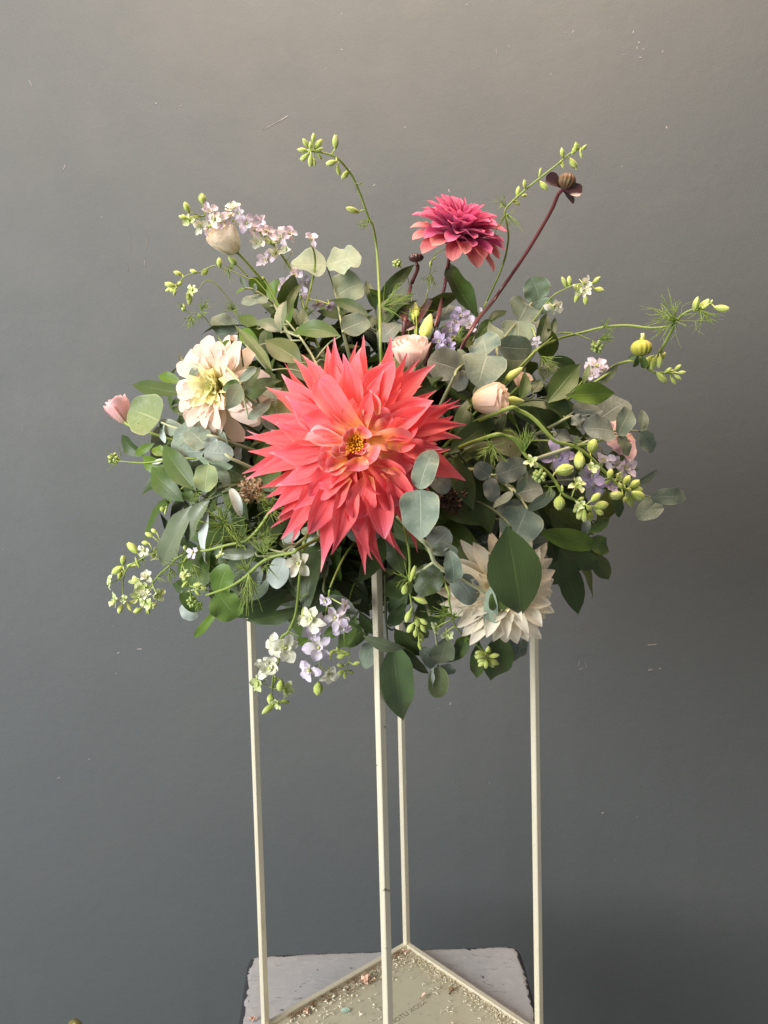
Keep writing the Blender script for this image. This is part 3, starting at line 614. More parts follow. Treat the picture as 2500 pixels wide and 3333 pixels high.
rus('dark ruscus leaves standing up around the tall bud spike at the top', 'B', [(790, 1700), (770, 1560), (765, 1440), (775, 1370)],
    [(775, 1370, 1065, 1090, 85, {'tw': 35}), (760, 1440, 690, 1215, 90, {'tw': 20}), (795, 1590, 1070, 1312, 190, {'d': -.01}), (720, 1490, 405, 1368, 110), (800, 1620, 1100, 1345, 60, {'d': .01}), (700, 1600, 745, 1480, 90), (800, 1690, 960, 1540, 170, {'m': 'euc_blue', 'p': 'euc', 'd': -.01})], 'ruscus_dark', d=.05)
rus('long arching ruscus leaf under the magenta dahlia beside its maroon stem', 'B', [(1500, 1720), (1545, 1590), (1560, 1505)], [(1558, 1510, 1338, 1085, 190, {'sk': -.13, 'tw': 10})], 'ruscus', d=.05)
rus('broad ruscus leaves between the blush dahlia and the coral dahlia', 'K', [(1000, 1100), (860, 820), (740, 640), (600, 470)],
    [(1190, 645, 662, 605, 225, {'tw': 8, 'd': -.01}), (770, 930, 372, 690, 290, {'m': 'ruscus_olive', 'd': -.02, 'tw': 0}), (450, 1010, 45, 530, 120, {'m': 'ruscus', 'd': -.03, 'tw': 30}), (320, 740, 85, 590, 170, {'m': 'ruscus_bright', 'd': -.01}),
     (395, 550, 390, 880, 175, {'m': 'ruscus_dark', 'd': .01}), (545, 600, 255, 470, 170, {'m': 'ruscus_grey', 'd': .0}), (300, 570, 80, 400, 165, {'m': 'ruscus', 'd': .01}), (545, 605, 600, 250, 140, {'m': 'ruscus_grey', 'd': -.01}), (590, 460, 785, 68, 75, {'m': 'ruscus', 'tw': 40, 'sk': -.08, 'd': -.01}),
     (760, 560, 800, 330, 110, {'m': 'ruscus_dark', 'd': .02}), (860, 480, 780, 490, 110, {'m': 'ruscus_grey', 'd': .0}), (1040, 920, 820, 900, 120, {'m': 'ruscus', 'd': .02}), (900, 900, 1000, 770, 110, {'m': 'ruscus_dark', 'd': .02})], 'ruscus', d=.0, sm='stem_pale')
rus('dark ruscus leaves pressed between the blush dahlia and the coral petals', 'D', [(1350, 850), (1250, 650), (1180, 600)],
    [(1143, 668, 1302, 458, 95, {'d': -.035}), (1115, 718, 1460, 555, 180, {'d': -.01}), (1490, 900, 1505, 575, 165, {'m': 'ruscus_olive', 'd': .0}), (1145, 280, 922, 395, 125, {'m': 'ruscus_bright', 'd': -.055}), (1350, 870, 1400, 700, 120, {'m': 'ruscus_olive', 'd': .02})], 'ruscus_dark', d=.0)
rus('dark pointed ruscus leaf reaching left above the big olive eucalyptus leaf', 'D', [(1000, 800), (900, 740), (735, 678)], [(722, 670, 285, 580, 150, {'tw': 8}), (690, 590, 505, 525, 95, {'m': 'ruscus_bright', 'd': .01}), (735, 680, 600, 755, 55), (770, 850, 610, 770, 70, {'d': .01}), (692, 520, 668, 335, 34, {'m': 'ruscus_grey', 'tw': 40}), (780, 860, 660, 900, 90, {'d': .02})], 'ruscus_dark', d=.02)
rus('ruscus leaves at the left edge around the tiny bud on a long stalk', 'D', [(1060, 1380), (900, 1470), (795, 1500), (700, 1440)],
    [(800, 1412, 553, 1058, 195, {'tw': 5, 'd': -.006}), (705, 1498, 460, 1230, 180, {'tw': 0}), (790, 1492, 690, 1430, 80, {'tw': 30}), (400, 1150, 218, 975, 120, {'m': 'ruscus_dark', 'd': .015}), (480, 1048, 332, 1138, 68, {'m': 'ruscus_bright'}),
     (590, 1275, 385, 1150, 130, {'m': 'ruscus_bright', 'd': .015}), (565, 1150, 465, 1085, 95, {'m': 'ruscus_bright', 'd': .01}), (565, 1175, 455, 1210, 45, {'m': 'euc_white', 'd': .005}), (1028, 1395, 1210, 1650, 150, {'m': 'ruscus_dark'}), (1070, 1398, 1145, 1615, 75, {'m': 'euc_white', 'p': 'euc', 'd': -.01}), (1000, 1230, 1220, 1330, 150, {'m': 'ruscus_dark', 'd': .03})], 'ruscus', d=.0)
rus('large glossy ruscus leaves hanging down at the left above the trailing pale green buds', 'G', [(1060, 0), (1000, 20), (900, 60), (790, 100)], [(772, 108, 520, 582, 225, {'tw': 15, 'sk': -.05}), (905, 68, 735, 405, 150, {'tw': 25, 'm': 'ruscus_grey'}), (900, 120, 868, 545, 80, {'m': 'euc_white', 'p': 'ruscus', 'tw': 20})], 'ruscus_grey', d=-.005)
rus('narrow bright ruscus leaf tip pointing down and left below the left cluster', 'G', [(1180, 780), (1000, 880)], [(992, 885, 765, 1135, 75, {'tw': 10, 'sk': -.05})], 'ruscus_bright', d=.02)
rus('dark ruscus leaves on the underside left of the front post', 'N', [(1300, 500), (1100, 600), (890, 620), (620, 900)],
    [(885, 625, 305, 850, 215, {'tw': 5}), (640, 880, -90, 1035, 210, {'d': -.01, 'tw': -20}), (1445, 470, 955, 545, 230), (1230, 20, 1170, 470, 400, {'d': .01}), (1500, 830, 1270, 640, 220), (300, 640, 60, 870, 170, {'d': .03, 'm': 'ruscus_grey'}), (960, 300, 900, 520, 150, {'d': .03}), (1480, 520, 1420, 760, 160, {'d': .02})], 'ruscus_dark', d=.11)
rus('ruscus leaves spreading under the lilac florets behind the front post', 'H', [(960, 560), (860, 700), (840, 760)],
    [(852, 705, 715, 975, 120, {'m': 'ruscus'}), (878, 690, 1045, 885, 110), (520, 900, 392, 945, 130, {'m': 'ruscus_bright'}), (740, 830, 600, 870, 90, {'m': 'ruscus_bright', 'd': .02}), (980, 760, 700, 960, 150, {'m': 'ruscus', 'd': .02})], 'ruscus_dark', d=.10)
rus('large glossy green ruscus leaf hanging straight down beside the front post', 'H', [(1080, 700), (1090, 860), (1100, 965)], [(1130, 955, 1203, 1503, 275, {'tw': -18, 'f': .32, 'p': 'ovate', 'm': 'ruscus_sheen', 'tip': .05}), (905, 875, 1238, 975, 105, {'d': -.06, 'm': 'ruscus_grey', 'tw': 10}), (1215, 960, 1418, 1182, 95, {'m': 'ruscus_dark'}), (1150, 820, 1360, 1030, 160, {'m': 'ruscus_dark', 'd': .01}), (1120, 800, 1220, 620, 130, {'m': 'ruscus_dark'})], 'ruscus', d=.03)
rus('dark ruscus leaves hanging under the cream dahlia behind the green bud cluster', 'I', [(650, 600), (720, 760), (800, 880)],
    [(800, 850, 720, 1172, 215, {'tw': 5, 'd': .01}), (640, 900, 625, 1155, 110), (690, 650, 612, 858, 105, {'d': -.05}), (600, 850, 418, 1055, 105), (560, 860, 470, 955, 75, {'m': 'ruscus_bright'}), (880, 830, 810, 1060, 150, {'m': 'euc_blue', 'p': 'euc', 'd': .015}), (950, 900, 850, 1050, 90, {'m': 'euc', 'p': 'euc', 'd': .02}), (250, 800, 430, 720, 120), (60, 760, 170, 560, 150), (300, 880, 130, 780, 130)], 'ruscus_dark', d=.04)
rus('broad dark ruscus leaf lying across the middle of the cream dahlia', 'I', [(830, 100), (850, 210)], [(830, 130, 925, 735, 375, {'m': 'ruscus_gloss', 'tw': 6, 'f': .14, 'b': .06, 'p': 'ruscus', 'wv': .12, 'tip': .0, 'tt': 4, 'sk': .0, 'c': .02}), (740, 560, 800, 720, 130, {'m': 'ruscus', 'd': .01})], 'ruscus', d=-.036)
rus('ruscus tip with one bright and several dark leaves at the lower right edge', 'I', [(900, 120), (1040, 175), (1180, 240), (1330, 300)],
    [(1042, 165, 1452, 267, 150, {'m': 'ruscus_bright', 'tw': 10}), (1365, 218, 1522, 305, 135, {'m': 'ruscus'}), (1285, 295, 1448, 412, 125, {'tw': 20}), (1390, 285, 1516, 492, 120, {'m': 'ruscus_olive', 'd': .01}), (1188, 270, 1228, 488, 95), (1115, 205, 1140, 395, 115, {'d': .02}), (1360, 190, 1370, 60, 60, {'m': 'euc_blue', 'p': 'euc', 'd': .01}), (1380, 175, 1528, 70, 75, {'m': 'ruscus'})], 'ruscus_dark', d=.0)
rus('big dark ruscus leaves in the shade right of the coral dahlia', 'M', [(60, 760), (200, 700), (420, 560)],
    [(30, 735, 745, 235, 300, {'tw': 5}), (90, 790, 378, 1495, 330, {'d': .0}), (380, 1050, 610, 1840, 340, {'d': .012}), (140, 520, 300, 0, 230, {'d': .01}), (380, 330, 700, 170, 130, {'d': .02}), (860, 110, 1680, 310, 240, {'d': .02}), (780, 160, 760, 440, 130, {'d': .02}), (1140, 340, 1270, 560, 140, {'d': .03}), (1160, 70, 1480, 500, 60, {'d': .0, 'tw': 50}), (1330, 1180, 1650, 1800, 300, {'d': .03, 'm': 'ruscus_olive'})], 'ruscus_dark', d=.01)
rus('ruscus sprig with one bright pointed leaf at the right below the bud spray', 'F', [(250, 690), (330, 660), (550, 612), (720, 590)],
    [(585, 645, 805, 385, 185, {'tw': 5}), (718, 592, 1040, 578, 160, {'m': 'ruscus_bright', 'tw': 5, 'd': -.01}), (402, 625, 440, 425, 90), (935, 525, 1068, 378, 65, {'m': 'ruscus_grey', 'd': .01}), (820, 535, 866, 382, 42), (480, 580, 545, 488, 75, {'m': 'ruscus_dark', 'd': .01}), (600, 345, 800, 430, 110, {'m': 'ruscus_dark', 'd': .03}),
     (570, 640, 740, 758, 150, {'m': 'ruscus_dark', 'd': .01}), (1015, 1290, 1080, 1422, 90, {'m': 'ruscus_dark', 'd': .02}), (1000, 990, 1150, 1045, 95, {'d': .02}), (600, 1360, 830, 1545, 190, {'m': 'ruscus_olive', 'd': .02}), (860, 1525, 1006, 1420, 80, {'d': .01}), (560, 490, 620, 360, 120, {'m': 'ruscus_dark', 'd': .035})], 'ruscus', d=.005)
rus('dark ruscus leaves behind the pale heart shaped eucalyptus at the upper right', 'C', [(400, 1440), (470, 1340)], [(468, 1335, 515, 1140, 95), (540, 1310, 572, 1155, 45), (165, 1205, 278, 1125, 65), (100, 1290, 190, 1180, 80, {'m': 'ruscus', 'd': -.01})], 'ruscus_dark', d=.045)

# filler sprigs deep inside, seen only as dark leaves between the others
fr = random.Random(21)
LAND = [(1156, 1445, 'the coral dahlia'), (690, 1275, 'the blush dahlia'), (1650, 1920, 'the cream dahlia'), (1330, 1140, 'the pale pink rose'), (1590, 1300, 'the peach rose'), (1080, 640, 'the tall bud spike'),
        (1560, 1180, 'the big round grey leaves'), (2080, 1130, 'the round yellow bud'), (2000, 1590, 'the bright bud cluster'), (470, 1370, 'the big olive leaf'), (640, 1560, 'the round olive leaf'), (430, 1920, 'the pale green larkspur cluster'),
        (970, 1840, 'the star shaped white floret'), (1070, 2090, 'the lilac florets'), (1350, 2030, 'the hanging green buds'), (1690, 1670, 'the largest blue grey leaf'), (960, 1080, 'the large ruscus leaf'), (1120, 850, 'the large pale round leaves'), (1800, 980, 'the heart shaped leaves'), (1470, 1060, 'the deep lilac cluster'), (820, 1590, 'the dried flower head'), (1230, 1950, 'the front post')]
def project(p):
    d = p - CAM; z = d @ _F; return W / 2 + F_PX * (d @ _R) / z, H / 2 - F_PX * (d @ _U) / z
def filler_label(tip, kind):
    u, v = project(tip); l = min(LAND, key=lambda q: (q[0] - u) ** 2 + (q[1] - v) ** 2); dx, dy = u - l[0], v - l[1]
    rel = ('right of' if dx > 0 else 'left of') if abs(dx) > abs(dy) else ('below' if dy > 0 else 'above')
    far = 'at the back' if tip[1] > .0 else ('close' if dx * dx + dy * dy < 9000 else 'a little')
    return f"{'dark ruscus' if kind else 'shaded eucalyptus'} sprig deep inside, {far} {rel} {l[2]}"
def filler(i):
    while True:
        v = np.array([fr.gauss(0, 1), fr.gauss(-.25, 1), fr.gauss(.1, 1)]); v = nz(v)
        if v[2] > -.62 and v[1] < .45: break
    tip = BC + v * BR * np.array([.80, .82, .74]) * fr.uniform(.85, 1.0)
    if i >= 40:      # towards the front, behind the flowers
        while True:
            a_, b__ = fr.uniform(-1, 1), fr.uniform(-1, 1)
            if a_ * a_ + b__ * b__ < 1: break
        u_, v_ = 1240 + 740 * a_, 1510 + 490 * b__
        if i >= 168: u_, v_ = (fr.uniform(640, 1120), fr.uniform(1720, 1960)) if i % 3 else (fr.uniform(800, 1150), fr.uniform(1000, 1150))
        tip = surf(u_, v_, fr.uniform(.72, .84)); v = nz((tip - BC) / BR)
    pu, pv_ = project(tip)
    if 1060 < pu < 1420 and 1740 < pv_ < 2150 and tip[1] < -.06: tip = surf(pu, pv_, .42); v = nz((tip - BC) / BR)
    if tip[2] < .56: tip[2] = .56 + fr.uniform(-.01, .01)
    kind = fr.random() < .82
    t = thing('ruscus_sprig' if kind else 'eucalyptus_sprig', filler_label(tip, kind), 'ruscus' if kind else 'eucalyptus', from_core(tip, .22), 'ruscus sprigs deep inside the arrangement' if kind else 'eucalyptus sprigs deep inside the arrangement')
    mid = (CORE + tip) / 2 + np.array([0, 0, .02])
    path = spline([from_core(tip, .22), mid, tip], 8); b = Buf(); tube(b, path, .0018, .0009); b.obj('stem', 'stem_dark', t, path[0])
    n = 8 if kind else 7
    for j in range(n):
        s = .42 + .58 * j / (n - 1); p0 = path[int(s * (len(path) - 1))]
        side = nz(np.cross(v, np.array([fr.gauss(0, 1), fr.gauss(0, 1), fr.gauss(0, 1)])))
        dirn = nz(v * fr.uniform(.1, .7) + side)
        L = fr.uniform(.054, .080) if kind else fr.uniform(.034, .050)
        nrm = nz(v + .4 * np.array([fr.gauss(0, 1), fr.gauss(0, 1), fr.gauss(0, 1)]))
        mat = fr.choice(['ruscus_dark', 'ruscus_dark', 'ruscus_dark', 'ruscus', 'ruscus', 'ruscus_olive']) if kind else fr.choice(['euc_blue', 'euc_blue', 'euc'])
        blade_obj('leaf', mat, t, p0, p0 + dirn * L, L * (.42 if kind else .9), nrm, 'ruscus' if kind else 'euc', .06, .12, .04, fr.uniform(-.3, .3), .1, -.05, 9, 5)
for i in range(192): filler(i)

# ------------------------------------------------------------------ larkspur
def bud_geo(buf, p0, p1, w, ped=None):
    ax = p1 - p0; L = np.linalg.norm(ax); a = nz(ax)
    pr = [(.10, 0), (.30, .08), (.44, .25), (.5, .45), (.46, .65), (.34, .82), (.18, .94), (.03, 1.0)]
    lathe(buf, [(r * w * .8, h * L * .94) for r, h in pr], p0, a, 8, .1, 5, 0)
    e1 = nz(np.cross(a, np.array([.3, .21, .93]))); e2 = np.cross(a, e1); ph = rng.random() * 6; op = rng.uniform(.0, .22)
    for k in range(5):      # five sepals folded round the bud
        th = ph + k * 1.2566; rad = math.cos(th) * e1 + math.sin(th) * e2
        v_, f_, u_ = blade(p0 + rad * w * .06, p0 + a * L * rng.uniform(.94, 1.04) + rad * w * op, w * .78, -rad, 'strap', -(.47 - op * .4) * w / L, 0, .42, rng.uniform(-.2, .2), .06, -.04 * op, 7, 5)
        buf.add(v_, f_, u_)
    if ped is not None and np.linalg.norm(p0 - ped) > .0015:
        mid = (ped + p0) / 2 + (p0 - ped) * .1 + np.array([0, 0, .0008]); tube(buf, spline([ped, mid, p0 + a * L * .04], 3), .00055, .0007, 5)
def flower(parent, c, ax, r, mat, stem_pt=None, spur=True, n=5, inner=True, center='stamen_y'):
    ax = nz(ax); a = nz(np.cross(ax, np.array([.21, .33, .92]))); bb = np.cross(ax, a)
    b = Buf(); lathe(b, [(.02 * r, -.02 * r), (.13 * r, .02 * r), (.15 * r, .16 * r), (.09 * r, .30 * r), (.01 * r, .34 * r)], c, ax, 8, .3, 5)
    if spur:
        sd = nz(-ax + .6 * (a * rng.uniform(-1, 1) + bb * rng.uniform(-1, 1)))
        tube(b, spline([c, c + sd * r * .45, c + sd * r * .9 + np.array([0, 0, .1 * r])], 3), .09 * r, .03 * r, 5)
    if stem_pt is not None: tube(b, spline([stem_pt, (stem_pt + c) / 2 - ax * r * .15, c - ax * .02 * r], 3), .0006, .0006, 5)
    f = b.obj('flower', 'bud', parent, c)
    ph = rng.random() * 6.28
    for k in range(n):
        th = ph + 2 * math.pi * k / n + rng.uniform(-.25, .25); rad = math.cos(th) * a + math.sin(th) * bb; el = rng.uniform(-.2, .85)
        tip = c + rad * r * rng.uniform(.85, 1.15) * math.cos(el) + ax * r * math.sin(el) * .9; nr = nz(ax * math.cos(el) - rad * math.sin(el))
        blade_obj('petal', mat, f, c + rad * r * .06, tip, r * rng.uniform(.5, .8), nr, rng.choice(['broad', 'round', 'broad']), rng.uniform(0, .14), 0, rng.uniform(.1, .5), rng.uniform(-.8, .8), .30, rng.uniform(-.25, .2), 8, 5)
    if inner:
        for k in range(3):
            th = ph + .5 + 2 * math.pi * k / 3; rad = math.cos(th) * a + math.sin(th) * bb
            blade_obj('petal', mat, f, c + ax * r * .08, c + ax * r * .38 + rad * r * .30, r * .34, nz(ax - rad), 'round', .08, 0, .4, 0, .2, .05, 6, 5)
    return f
def fern(parent, c, dirn, L, n, spread=1.0, mat='fern', r=.00048):
    n = int(n * 1.25); L = L * 1.2
    b = Buf(); dirn = nz(dirn)
    for k in range(n):
        q = nz(dirn + spread * np.array([rng.gauss(0, .55), rng.gauss(0, .45), rng.gauss(0, .55)])); l = L * rng.uniform(.5, 1.05)
        bendv = np.array([rng.gauss(0, .38), rng.gauss(0, .25), rng.uniform(-.6, .45)]) * l
        path = spline([c, c + q * l * .5 + bendv * .15, c + q * l + bendv * .55], 4); tube(b, path, r, r * .35, 4, False)
        if rng.random() < .7:     # forked tip
            s = path[len(path) // 2]; q2 = nz(q + np.array([rng.gauss(0, .6), rng.gauss(0, .5), rng.gauss(0, .6)]))
            tube(b, spline([s, s + q2 * l * .25, s + q2 * l * .48 + bendv * .3], 3), r * .8, r * .35, 4, False)
    o = b.obj('foliage', mat, parent, c); o['kind'] = 'stuff'; return o
def cam_dir(x, y, z):     # right, up, towards the viewer
    return _R * x + _U * y - _F * z
def larkspur(label, view, stem, buds=(), flowers=(), ferns=(), tiny=(), d=0.0, r=.0013, fat=.50, budmat='bud', mat='lark_green', branch=(), root=True, name='larkspur_stem', sm='stem_green'):
    pts = [P(view, x, y, d) for x, y in stem]
    full = rooted(pts) if root else pts
    t = thing(name, label, 'larkspur', full[0], 'larkspur stems in the arrangement')
    b = Buf(); path = spline(full, 8); tube(b, path, r * .82, r * .5, 7); allp = [spline(pts, 10)]
    for br in branch:
        bp = [P(view, x, y, d) for x, y in br]; sp = spline(bp, 8); tube(b, sp, r * .9, r * .5, 6); allp.append(sp)
    b.obj('stem', sm, t, full[0]); allp = np.vstack(allp)
    near = lambda p: allp[int(np.argmin(np.linalg.norm(allp - p, axis=1)))]
    for q in buds:
        x0, y0, x1, y1 = q[:4]; ft = q[4] if len(q) > 4 else fat
        dd = d + rng.uniform(-.008, .006)
        p0 = P(view, x0, y0, dd); p1 = tame(view, x1, y1, p0, P(view, x1, y1, dd + rng.uniform(-.006, .006)), .45); L = np.linalg.norm(p1 - p0)
        b = Buf(); bud_geo(b, p0, p1, max(L * ft * .92, .0022), near(p0)); b.obj('bud', budmat, t, p0)
    for q in flowers:
        x, y, rr = q[:3]; mm = q[3] if len(q) > 3 else mat; ax = cam_dir(*q[4]) if len(q) > 4 else cam_dir(rng.uniform(-.6, .6), rng.uniform(-.5, .5), rng.uniform(.5, 1))
        dd = d + rng.uniform(-.014, -.002); c = P(view, x, y, dd); flower(t, c, ax, size(view, rr, c), mm, near(c))
    for q in ferns:
        x, y, dx, dy, l, n = q[:6]; c = P(view, x, y, d); fern(t, c, cam_dir(dx, -dy, .25), size(view, l, c), n, q[6] if len(q) > 6 else 1.0)
    for x, y, rr, n in tiny:
        c = P(view, x, y, d); R0 = size(view, rr, c); s0 = near(c)
        b = Buf(); tube(b, spline([s0, c], 3), .0007, .0007, 5)
        b.obj('stalk', sm, t, s0)
        for k in range(n):
            z = 1 - 2 * (k + .5) / n; th = k * 2.4; q = np.array([math.cos(th) * math.sqrt(1 - z * z), math.sin(th) * math.sqrt(1 - z * z), z])
            b = Buf(); bud_geo(b, c + q * R0 * .25, c + q * R0, R0 * .52, c); b.obj('bud', 'bud_green', t, c + q * R0 * .25)
    return t

larkspur('tall arching larkspur spike with yellow green buds rising left of centre', 'B', [(800, 1640), (795, 1400), (775, 1000), (745, 800), (710, 730), (650, 560), (590, 420), (530, 335), (460, 265), (360, 230), (265, 215)],
    [(262, 210, 262, 138), (250, 195, 203, 118), (278, 155, 290, 78), (290, 200, 355, 122), (240, 215, 158, 205), (245, 238, 185, 290), (265, 242, 262, 342), (285, 265, 300, 330), (310, 210, 362, 195), (315, 238, 355, 285), (455, 205, 455, 90), (465, 295, 378, 320), (470, 325, 485, 408), (565, 365, 500, 432), (640, 690, 535, 655, .42)],
    ferns=[(715, 755, -.8, .2, 150, 7), (820, 1420, 1, -.15, 240, 22, .7), (610, 470, .2, .6, 70, 4)], d=.0, r=.0019)
larkspur('larkspur spike with green buds rising beside the brown dahlia bud at upper right', 'C', [(90, 1200), (150, 1080), (250, 860), (285, 700), (275, 600), (265, 530), (310, 470), (400, 390), (500, 310), (590, 240), (660, 180), (725, 150)],
    [(690, 175, 690, 112), (722, 165, 758, 128), (715, 175, 728, 212), (665, 190, 705, 125), (612, 210, 605, 148), (600, 230, 618, 272), (650, 212, 698, 275), (470, 350, 522, 405), (385, 395, 380, 340), (338, 445, 350, 380), (365, 440, 398, 430), (315, 465, 355, 492), (470, 330, 480, 268, .3)],
    ferns=[(275, 545, .1, .6, 110, 12), (270, 500, -.6, -.2, 80, 5)], d=.03, r=.0016)
larkspur('lilac and white larkspur spike leaning out at the upper left', 'A', [(1640, 1450), (1600, 1300), (1520, 1110), (1400, 940), (1240, 800), (1100, 760), (950, 710), (840, 720)],
    [(850, 625, 850, 540, .8), (750, 695, 712, 610, .6), (730, 735, 668, 718), (940, 790, 890, 800, .6)],
    [(745, 750, 62, 'lark_green'), (835, 800, 70, 'lark_white', (-.3, -.5, .8)), (905, 685, 78, 'lark_pink'), (1000, 765, 92, 'lark_lilac', (-.2, -.3, .9)), (900, 815, 55, 'lark_pink'), (1095, 670, 75, 'lark_white', (-.1, .6, .7)), (1130, 690, 62, 'lark_lilac'), (1200, 780, 98, 'lark_lilac', (0, -.1, 1)), (1290, 775, 75, 'lark_pink'),
     (1455, 880, 95, 'lark_lilac', (-.2, 0, 1)), (1520, 860, 75, 'lark_pink', (.4, .3, .8)), (1345, 1060, 88, 'lark_pink', (-.3, -.1, 1)), (1280, 920, 70, 'lark_white'), (1370, 930, 55, 'lark_green'), (1500, 980, 70, 'lark_white'), (1515, 1255, 98, 'lark_lilac', (-.2, .2, 1)), (1600, 1310, 75, 'lark_lilac'), (1690, 900, 72, 'lark_pink', (.2, .4, .8)), (950, 740, 70, 'lark_white', (-.6, -.2, .6)), (1060, 720, 66, 'lark_pink', (.1, .5, .7)), (1150, 740, 75, 'lark_white', (-.3, -.5, .7)), (1250, 830, 66, 'lark_lilac', (.4, .2, .8)), (1340, 840, 70, 'lark_pink', (.3, .4, .8)), (1420, 1000, 66, 'lark_white', (-.5, -.3, .7)), (1560, 1180, 75, 'lark_pink', (.3, .2, .9)), (1640, 1240, 66, 'lark_lilac', (.3, -.3, .8)), (1740, 1390, 62, 'lark_pink', (.2, -.8, .5)), (1830, 1400, 60, 'lark_purple', (.2, -.9, .3))],
    ferns=[(1500, 1060, .2, .5, 90, 5), (1650, 1420, .1, .8, 110, 12)], d=.02, r=.0018, mat='lark_lilac', branch=[[(1640, 1450), (1720, 1100), (1690, 910)]])
larkspur('thin curling larkspur tip with small green buds at the far upper left', 'A', [(1300, 1250), (1200, 1200), (1090, 1150), (1010, 1120), (940, 1100), (830, 1150), (720, 1180), (650, 1260)],
    [(985, 1120, 978, 1038, .6), (895, 1125, 845, 1175, .6), (805, 1150, 752, 1138), (695, 1172, 628, 1148), (640, 1258, 558, 1240), (630, 1275, 563, 1298), (642, 1282, 630, 1334), (695, 1215, 655, 1262), (650, 1275, 600, 1300)], ferns=[(1060, 1125, .2, -.1, 80, 9), (1050, 1140, 0, 1, 80, 5)], d=.03, r=.0009, fat=.55)
larkspur('nodding pale green seed head on a hooked stalk at the upper left', 'A', [(1120, 1480), (1090, 1410), (1000, 1290), (930, 1225), (870, 1220), (825, 1280), (790, 1290)],
    [(755, 1320, 748, 1402, .55), (745, 1300, 735, 1370, .5)], [(775, 1285, 52, 'lark_green', (-.5, -.3, .7)), (760, 1320, 40, 'lark_green')], ferns=[(1090, 1440, 0, 0, 70, 22, 1.4)], d=.03, r=.0009)
larkspur('feathery green larkspur tip above the blush dahlia at the left edge', 'A', [(1010, 1700), (980, 1650), (920, 1570), (870, 1500), (820, 1470), (750, 1465), (705, 1430)],
    [(715, 1450, 690, 1425, .9), (720, 1430, 700, 1395, .5)], ferns=[(760, 1490, .1, .8, 90, 14), (840, 1450, .5, -.4, 100, 10), (815, 1470, .2, .6, 60, 8), (700, 1420, -.3, -.3, 40, 8), (1000, 1640, .3, -.5, 70, 10)], d=.02, r=.0009)
larkspur('pale green larkspur flowers poking out at the upper right above the heart shaped leaves', 'C', [(420, 1210), (540, 1050), (620, 1000), (690, 970), (770, 962)],
    [(655, 985, 648, 918, .5), (635, 990, 605, 922, .35), (790, 965, 838, 922, .5), (800, 998, 860, 1002, .6), (745, 1035, 752, 1092, .6), (705, 1020, 685, 1078, .5)], [(740, 962, 52, 'lark_white'), (700, 1000, 45, 'lark_green'), (752, 1010, 45, 'lark_white'), (555, 1100, 62, 'lark_white', (.3, -.6, .7)), (455, 1310, 40, 'lark_lilac')], d=.02, r=.0012)
larkspur('long larkspur spray reaching out to the right with feathery leaves and forked bud tips', 'C', [(400, 1420), (470, 1350), (600, 1290), (720, 1260), (860, 1225), (1000, 1215), (1150, 1230), (1270, 1210), (1330, 1150), (1400, 1115), (1500, 1085)],
    [(1400, 1130, 1425, 1042), (1415, 1130, 1495, 1062), (1450, 1115, 1490, 1085), (1520, 1105, 1612, 1118), (1500, 1085, 1510, 1060, .5), (1150, 1395, 1088, 1472), (1172, 1400, 1142, 1482), (1195, 1395, 1188, 1470), (1205, 1420, 1228, 1375), (1175, 1500, 1242, 1560), (1222, 1500, 1265, 1470), (1280, 1485, 1322, 1452), (1300, 1500, 1352, 1494), (1280, 1512, 1322, 1538), (1258, 1525, 1292, 1568), (1240, 1490, 1290, 1490), (1210, 1345, 1195, 1390, .6)],
    ferns=[(1285, 1185, -.35, -.15, 170, 34, 1.3), (1440, 1125, .2, .6, 130, 14), (860, 1225, 0, -.2, 80, 9), (480, 1400, .3, .6, 130, 14)], branch=[[(1280, 1215), (1220, 1330), (1165, 1425), (1120, 1470), (1165, 1495), (1260, 1500)]], d=.02, r=.002)
larkspur('small larkspur side shoot with a drooping knot of green buds at the right', 'C', [(430, 1390), (520, 1310), (590, 1262), (680, 1265), (790, 1305)], tiny=[(818, 1345, 44, 14)], ferns=[(830, 1300, .4, -.3, 90, 14)], d=.015, r=.0012)
larkspur('thick curving larkspur stem ending in the larger bright bud cluster at the right', 'F', [(300, 690), (400, 700), (500, 760), (600, 870), (650, 910), (770, 940), (870, 1010), (960, 1100), (1050, 1190), (1120, 1235)],
    [(872, 985, 905, 890, .68), (798, 975, 800, 1092, .62), (1000, 1155, 1015, 1092, .65), (1015, 1165, 965, 1188, .35), (1085, 1170, 1058, 1118, .6), (1100, 1200, 1140, 1135), (1090, 1225, 1062, 1185), (1140, 1215, 1205, 1172), (1150, 1250, 1240, 1290), (1130, 1265, 1155, 1345), (1095, 1265, 1005, 1275), (1112, 1275, 1100, 1318), (1150, 1235, 1228, 1232), (1125, 1225, 1150, 1240, .8)], [(880, 1088, 52, 'lark_green', (0, .2, 1)), (1065, 1130, 35, 'lark_green')], ferns=[(770, 940, .2, -.3, 90, 6)], d=-.025, r=.0026, fat=.6)
